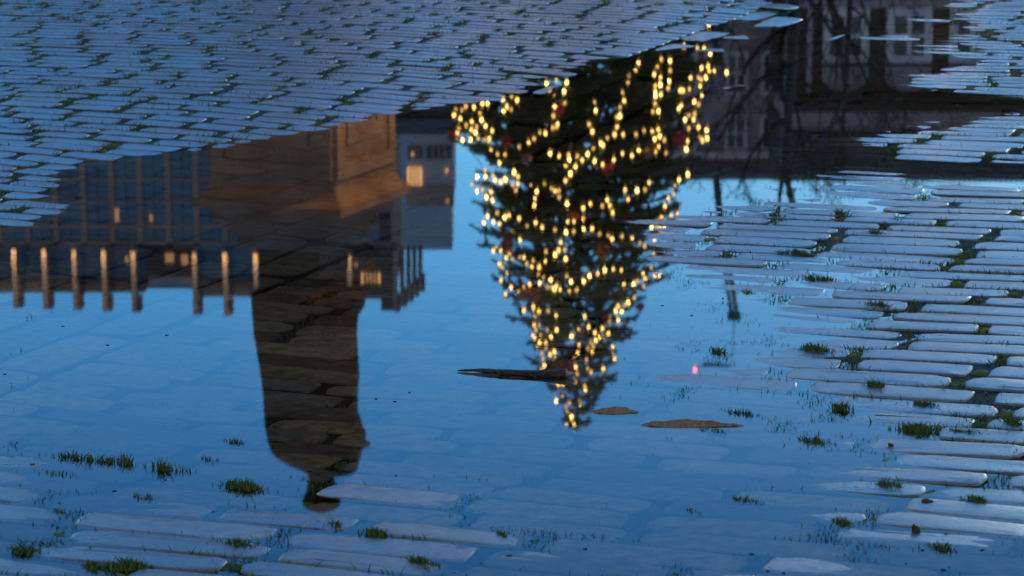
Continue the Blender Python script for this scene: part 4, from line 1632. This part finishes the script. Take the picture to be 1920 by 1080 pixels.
# ------------------------------------------------------------------ paler buildings behind
DP = 620.0
pb = empty("glass_tower", (MX(760, DP), DP, 0), "pale blue glass tower standing far behind the statue and the lit fins", "tower")
x0, x1 = MX(672, DP) - pb.location.x, MX(848, DP) - pb.location.x
mb = MB()
mb.box(x0, x1, 0, 22, 0, MZ(468, DP))
mb.build("wall", MT['pale'], pb)
mb = MB()
for k in range(12):
    zz = MZ(468, DP) - 1.0 - k * 3.4
    mb.box(x0 + 0.3, x1 - 0.3, -0.08, -0.002, zz - 1.3, zz)
mb.build("window_band", MT['pale'], pb)
mb = MB()
mb.box(x0 + 3, x1 - 3, 3, 18, MZ(468, DP) + 0.003, MZ(468, DP) + 0.6)
mb.build("roof", MT['palegrey'], pb)

DQ = 260.0
qb = empty("apartment_block", (MX(805, DQ), DQ, 0), "pale grey apartment block with one brightly lit room beside the Christmas tree", "building")
Q = lambda px: MX(px, DQ, 320) - qb.location.x
QZ = lambda py: MZ(py, DQ)
mb = MB()
mb.box(Q(764), Q(850), 0, 12, 0, QZ(384))
mb.build("wall", MT['palegrey'], qb)
mb = MB()
mb.box(Q(764) - 0.05, Q(850) + 0.05, -0.35, -0.003, QZ(348), QZ(385))
mb.build("roof_fascia", MT['concrete'], qb)
for (a, b, ya, yb, m) in ((763, 791, 313, 347, 'lit'), (800, 846, 272, 298, 'glass_dark'), (766, 792, 272, 298, 'glass_dark'), (772, 776, 284, 292, 'lit'), (835, 840, 315, 323, 'lit'), (836, 842, 371, 379, 'lit_dim')):
    mb = MB()
    yy = -0.1 if ya < 350 else -0.4
    if m.startswith('lit') and b - a < 10:
        yy -= 0.15
    mb.box(Q(a), Q(b), yy - 0.05, yy, QZ(ya), QZ(yb))
    g = mb.build("lit_window" if m.startswith('lit') else "window", MT[m], qb)
    if b - a > 20:
        mb = MB()
        for q_ in range(1, 4):
            xx = Q(a) + (Q(b) - Q(a)) * q_ / 4
            mb.box(xx - 0.05, xx + 0.05, yy - 0.12, yy - 0.052, QZ(ya), QZ(yb))
        mb.build("window_bars", MT['concrete'], g)

DB = 130.0
hb_ = empty("brick_house", (MX(800, DB), DB, 0), "low dark brick house with steep roof between the pedestal and the Christmas tree", "house")
B_ = lambda px: MX(px, DB, 230) - hb_.location.x
mb = MB()
mb.box(B_(560), B_(930), 0, 8, 0, MZ(222, DB))
mb.build("wall", MT['brick_dark'], hb_)
mb = MB()
zt, z0 = MZ(266, DB), MZ(222, DB)
mb.add([(B_(555), -0.4, z0), (B_(935), -0.4, z0), (B_(935), 8.4, z0), (B_(555), 8.4, z0), (B_(565), 2.2, zt), (B_(925), 2.2, zt), (B_(925), 5.8, zt), (B_(565), 5.8, zt)],
       [(0, 3, 2, 1), (0, 1, 5, 4), (1, 2, 6, 5), (2, 3, 7, 6), (3, 0, 4, 7), (4, 5, 6, 7)])
mb.build("roof", MT['slate'], hb_)
for k in range(6):
    xx = B_(590) + k * 1.35
    mb = MB()
    mb.box(xx, xx + 0.8, -0.06, -0.002, MZ(150, DB), MZ(205, DB))
    mb.build("window", MT['glass_dark'], hb_)

# ------------------------------------------------------------------ town houses at the right
def frame_window(mbw, parent, x0, x1, z0, z1, yy, fw, bars=1, rows=1, mglass='glass_dark'):
    """white frame with glass behind, both as parts"""
    g = MB()
    g.box(x0 + fw, x1 - fw, yy - 0.03, yy - 0.002, z0 + fw, z1 - fw)
    w_ = g.build("window", MT[mglass], parent)
    f = MB()
    d0 = yy - 0.12
    f.box(x0, x0 + fw, d0, yy - 0.003, z0, z1)
    f.box(x1 - fw, x1, d0, yy - 0.003, z0, z1)
    f.box(x0 + fw + 0.001, x1 - fw - 0.001, d0, yy - 0.003, z0, z0 + fw)
    f.box(x0 + fw + 0.001, x1 - fw - 0.001, d0, yy - 0.003, z1 - fw, z1)
    for k in range(1, bars + 1):
        xx = x0 + (x1 - x0) * k / (bars + 1)
        f.box(xx - fw * 0.28, xx + fw * 0.28, d0 + 0.02, yy - 0.032, z0 + fw + 0.002, z1 - fw - 0.002)
    for k in range(1, rows):
        zz = z0 + (z1 - z0) * k / rows
        f.box(x0 + fw + 0.002, x1 - fw - 0.002, d0 + 0.03, yy - 0.034, zz - fw * 0.25, zz + fw * 0.25)
    f.build("frame", MT['white'], w_)


DR1 = 82.0
r1 = empty("rendered_house", (MX(1390, DR1, 250), DR1, 0), "mauve rendered town house with red pantile roof behind the bare tree", "house")
A_ = lambda px: MX(px, DR1, 250) - r1.location.x
AZ1 = lambda py: MZ(py, DR1)
mb = MB()
mb.box(A_(1180), A_(1476), 0, 9, 0, AZ1(292))
mb.build("wall", MT['stucco'], r1)
mb = MB()
mb.box(A_(1176), A_(1480), -0.28, -0.003, AZ1(283), AZ1(297))
mb.build("eave", MT['white'], r1)


def pantile_roof(parent, x0, x1, y0, y1, z0, z1, m, pitch=0.11):
    """sloping sheet with real rolls, closed below"""
    mb = MB()
    n = int((x1 - x0) / pitch) * 3
    nrow = 6
    vs, fs = [], []
    for j in range(nrow + 1):
        t = j / nrow
        for i in range(n + 1):
            s = i / n
            zz = z0 + (z1 - z0) * t + 0.035 * math.cos(i * 2 * math.pi / 3)
            vs.append((x0 + (x1 - x0) * s, y0 + (y1 - y0) * t, zz))
    for j in range(nrow):
        for i in range(n):
            a = j * (n + 1) + i
            fs.append((a, a + 1, a + n + 2, a + n + 1))
    mb.add(vs, fs)
    mb.add([(x0, y0, z0 - 0.06), (x1, y0, z0 - 0.06), (x1, y1, z1 - 0.06), (x0, y1, z1 - 0.06), (x0, y1 + 4, z0 - 0.06), (x1, y1 + 4, z0 - 0.06)],
           [(0, 1, 2, 3), (3, 2, 5, 4), (0, 3, 4), (1, 5, 2), (0, 4, 5, 1)])
    return mb.build("roof", m, parent)


pantile_roof(r1, A_(1172), A_(1510), -0.35, 4.2, AZ1(299), AZ1(334) + 0.75, MT['pantile'])
for (a, b, ya, yb) in ((1357, 1401, 213, 284), (1262, 1306, 213, 284), (1424, 1462, 213, 284), (1357, 1401, 95, 178), (1262, 1306, 95, 178), (1424, 1462, 95, 178), (1357, 1401, -60, 40), (1424, 1462, -60, 40)):
    frame_window(None, r1, A_(a), A_(b), AZ1(ya), AZ1(yb), 0.0, 0.11, 1, 2)
mb = MB()
mb.box(A_(1463), A_(1474), -0.16, -0.002, 0, AZ1(200))
mb.build("downpipe_pilaster", MT['attic'], r1)

DR2 = 76.0
r2 = empty("brick_town_house", (MX(1680, DR2, 150), DR2, 0), "brown brick town house with tall white framed windows and dark cornice at the right", "house")
C_ = lambda px: MX(px, DR2, 150) - r2.location.x
CZ = lambda py: MZ(py, DR2)
mb = MB()
mb.box(C_(1482), C_(2060), 0, 9, 0, CZ(176))
mb.build("wall", MT['brick'], r2)
mb = MB()
mb.box(C_(1478), C_(2064), -0.55, 9, CZ(177), CZ(190))
mb.box(C_(1478) - 0.06, C_(2064), -0.75, 9, CZ(190) + 0.002, CZ(203))
mb.build("cornice", MT['cornice'], r2)
mb = MB()
mb.box(C_(1482), C_(2060), 0.15, 9, CZ(203) + 0.003, CZ(252))
mb.build("attic_wall", MT['attic'], r2)
pantile_roof(r2, C_(1476), C_(2066), -0.1, 4.0, CZ(253), CZ(338) + 0.7, MT['slate'], 0.14)
mb = MB()
mb.box(C_(1880), C_(1912), -0.2, 1.6, CZ(215), CZ(228))
mb.box(C_(1886), C_(1905), 0.0, 1.4, CZ(228) + 0.002, CZ(262))
mb.build("chimney", MT['brick_dark'], r2)
mb = MB()
mb.box(C_(1511), C_(1521), -0.14, -0.002, 0, CZ(174))
mb.build("pilaster", MT['attic'], r2)
mb = MB()
mb.box(C_(1482), C_(2060), -0.16, -0.002, CZ(-2), CZ(13))
mb.build("string_course", MT['attic'], r2)
for cx in (1584, 1702, 1820, 1938):
    a, b = cx - 43, cx + 43
    # window bay: white pilasters, glass, pale arched head
    frame_window(None, r2, C_(a), C_(b), CZ(14.5), CZ(118), 0.0, 0.20, 1, 2)
    mb = MB()
    n = 14
    x0, x1 = C_(a), C_(b)
    zb_, zt_ = CZ(124), CZ(171)
    ring0 = [(x0, -0.09, zb_)] + [((x0 + x1) / 2 - (x1 - x0) / 2 * math.cos(math.pi * k / n), -0.09, zb_ + 0.25 + (zt_ - zb_ - 0.25) * math.sin(math.pi * k / n)) for k in range(n + 1)] + [(x1, -0.09, zb_)]
    ring1 = [(p[0], -0.002, p[2]) for p in ring0]
    mb.loft([ring1, ring0])
    mb.build("arched_head", MT['attic'], r2)
    mb = MB()
    mb.box(C_(a) - 0.05, C_(b) + 0.05, -0.2, -0.002, CZ(118.5), CZ(123.5))
    mb.build("lintel", MT['cornice'], r2)
    frame_window(None, r2, C_(a), C_(b), CZ(-170), CZ(-30), 0.0, 0.16, 1, 2)


# ------------------------------------------------------------------ bare trees
def bare_tree(px_base, D, ztrunk, ztop, seed, label, trunk_r, nlimb):
    """straight trunk, limbs that leave low and sweep upward, each splitting into finer boughs and twigs"""
    rnd = random.Random(seed)
    root = empty("bare_tree", (MX(px_base, D, 150), D, 0), label, "tree", "bare winter trees")
    tr, br = MB(), MB()
    n = 9
    tp, trad = [], []
    for i in range(n + 1):
        t = i / n
        tp.append(Vector((0.08 * math.sin(5 * t + seed), 0.08 * math.sin(4 * t), ztrunk * t)))
        trad.append(trunk_r * (1.25 - 0.75 * t) if i else trunk_r * 1.5)
    tr.tube(tp, trad, 9, cap=False)

    def limb(p, d, L, r, lev):
        m = 6 if lev < 2 else 4
        pts, rs = [p], [r]
        for i in range(m):
            d = (d + Vector((rnd.gauss(0, 0.12), rnd.gauss(0, 0.12), 0.20 if lev < 2 else 0.10))).normalized()
            p = p + d * (L / m)
            if p.z > ztop:
                p.z = ztop - rnd.uniform(0, 0.3)
            pts.append(p)
            rs.append(max(r * (1 - 0.7 * (i + 1) / m), 0.007))
        br.tube(pts, rs, 6 if lev < 2 else 4, cap=False)
        if lev == 3:
            return
        for j in range((4, 3, 3)[lev]):
            t = rnd.uniform(0.3, 0.98)
            i = min(m - 1, int(t * m))
            q_ = pts[i].lerp(pts[i + 1], t * m - i)
            ax_ = Vector((rnd.gauss(0, 1), rnd.gauss(0, 1), rnd.gauss(0.1, 0.4))).normalized()
            limb(q_, (d * 0.7 + ax_ * 0.75).normalized(), L * rnd.uniform(0.38, 0.58), rs[i] * rnd.uniform(0.5, 0.65), lev + 1)
    for k in range(nlimb):
        t = 0.22 + 0.76 * (k + rnd.random() * 0.7) / nlimb
        i = min(n - 1, int(t * n))
        q_ = tp[i].lerp(tp[i + 1], t * n - i)
        az = k * 2.4 + rnd.gauss(0, 0.3)
        if k % 2 == 0:
            az = (0.15 if k % 4 else 2.95) + rnd.gauss(0, 0.35)
        limb(q_, Vector((math.cos(az), 0.8 * math.sin(az), rnd.uniform(0.15, 0.7))), (ztop - q_.z) * rnd.uniform(0.42, 0.62) + 0.4, trad[i] * rnd.uniform(0.42, 0.6), 0)
    limb(tp[-1], Vector((0.15, 0, 1)), (ztop - ztrunk) * 0.9, trad[-1], 1)
    limb(tp[-1], Vector((-0.3, 0.1, 1)), (ztop - ztrunk) * 0.8, trad[-1] * 0.8, 1)
    tr.build("trunk", MT['barebark'], root, smooth=True)
    br.build("crown", MT['barebark'], root, smooth=True)


bare_tree(1478, 58.0, MZ(318, 58.0), MZ(428, 58.0), 5, "leafless tree with a thick trunk in front of the mauve rendered house", 0.17, 14)
bare_tree(1588, 62.0, MZ(270, 62.0), MZ(345, 62.0), 12, "slimmer leafless tree in front of the brick house's first tall window", 0.09, 9)

# ------------------------------------------------------------------ crane
DC = 300.0
cr = empty("tower_crane", (MX(1342, DC, 340), DC, 0), "dark slender tower crane with a red warning light rising above the pantile roof", "crane")
cz = lambda py: MZ(py, DC)
cxp = lambda px, py: MX(px, DC, py) - cr.location.x
mb = MB()
mb.tube([(0, 0, 0), (0, 0, cz(330))], 0.45, 6)
mb.build("mast", MT['metal'], cr)
mb = MB()
mb.tube([(0, 0, cz(330) - 0.2), (cxp(1352, 430), 0, cz(430))], [0.42, 0.40], 6)
mb.build("boom", MT['metal'], cr)
mb = MB()
p0, p1 = Vector((cxp(1352, 430), 0, cz(430))), Vector((cxp(1377, 590), 0, cz(590)))
ax_ = (p1 - p0)
nseg = 16
side = Vector((0.42, 0, 0))
dpt = Vector((0, 0.42, 0))
cor = [side + dpt, side - dpt, -side - dpt, -side + dpt]
for c in cor:
    mb.tube([p0 + c, p1 + c * 0.7], 0.10, 4)
for k in range(nseg):
    a, b = p0 + ax_ * k / nseg, p0 + ax_ * (k + 1) / nseg
    for i in range(4):
        mb.tube([a + cor[i], b + cor[(i + 1) % 4] * 0.95], 0.06, 4, cap=False)
        mb.tube([a + cor[i], a + cor[(i + 1) % 4]], 0.05, 4, cap=False)
mb.build("lattice_jib", MT['metal'], cr)
mb = MB()
mb.box(p1.x - 0.7, p1.x + 0.6, -0.5, 0.5, p1.z - 0.2, p1.z + 0.5)
mb.build("jib_head", MT['metal'], cr)
mb = MB()
pt = Vector((cxp(1372, 686), 0, cz(686)))
mb.tube([p1, pt], [0.05, 0.03], 4)
mb.tube([pt, Vector((cxp(1318, 684), 0, cz(684)))], [0.12, 0.22], 5)
mb.tube([Vector((cxp(1318, 684), 0, cz(684))), Vector((cxp(1304, 690), 0, cz(690)))], [0.05, 0.05], 4)
mb.build("top_arm", MT['metal'], cr)
mb = MB()
mb.sphere((cxp(1303, 693), 0, cz(693)), 0.15, 8, 6, 1.3)
mb.build("warning_light", MT['redlamp'], cr)

# ------------------------------------------------------------------ street lamp whose glints edge the far shore
DL = 52.0
for pxl, Dl, lab in ((1742, 52.0, "old street lantern glowing warm before the brick house at the right"),):
    lz = (5.1 - 0.0) * math.pi / 180 * Dl - H
    root = empty("street_lamp", (MX(pxl, Dl, 0), Dl, 0.02), lab, "street lamp")
    mb = MB()
    mb.tube([(0, 0, 0), (0, 0, 0.5), (0, 0, 0.55), (0, 0, lz - 0.3)], [0.11, 0.10, 0.06, 0.045], 10)
    mb.build("post", MT['metal'], root, smooth=True)
    mb = MB()
    mb.loft([[(r * math.cos(k * math.pi / 3), r * math.sin(k * math.pi / 3), z_) for k in range(6)] for r, z_ in ((0.10, lz - 0.298), (0.17, lz + 0.12))])
    mb.build("lantern_glass", MT['lamp'], root)
    mb = MB()
    mb.loft([[(r * math.cos(k * math.pi / 3), r * math.sin(k * math.pi / 3), z_) for k in range(6)] for r, z_ in ((0.20, lz + 0.123), (0.19, lz + 0.15), (0.04, lz + 0.27), (0.02, lz + 0.34))])
    mb.build("lantern_roof", MT['metal'], root)
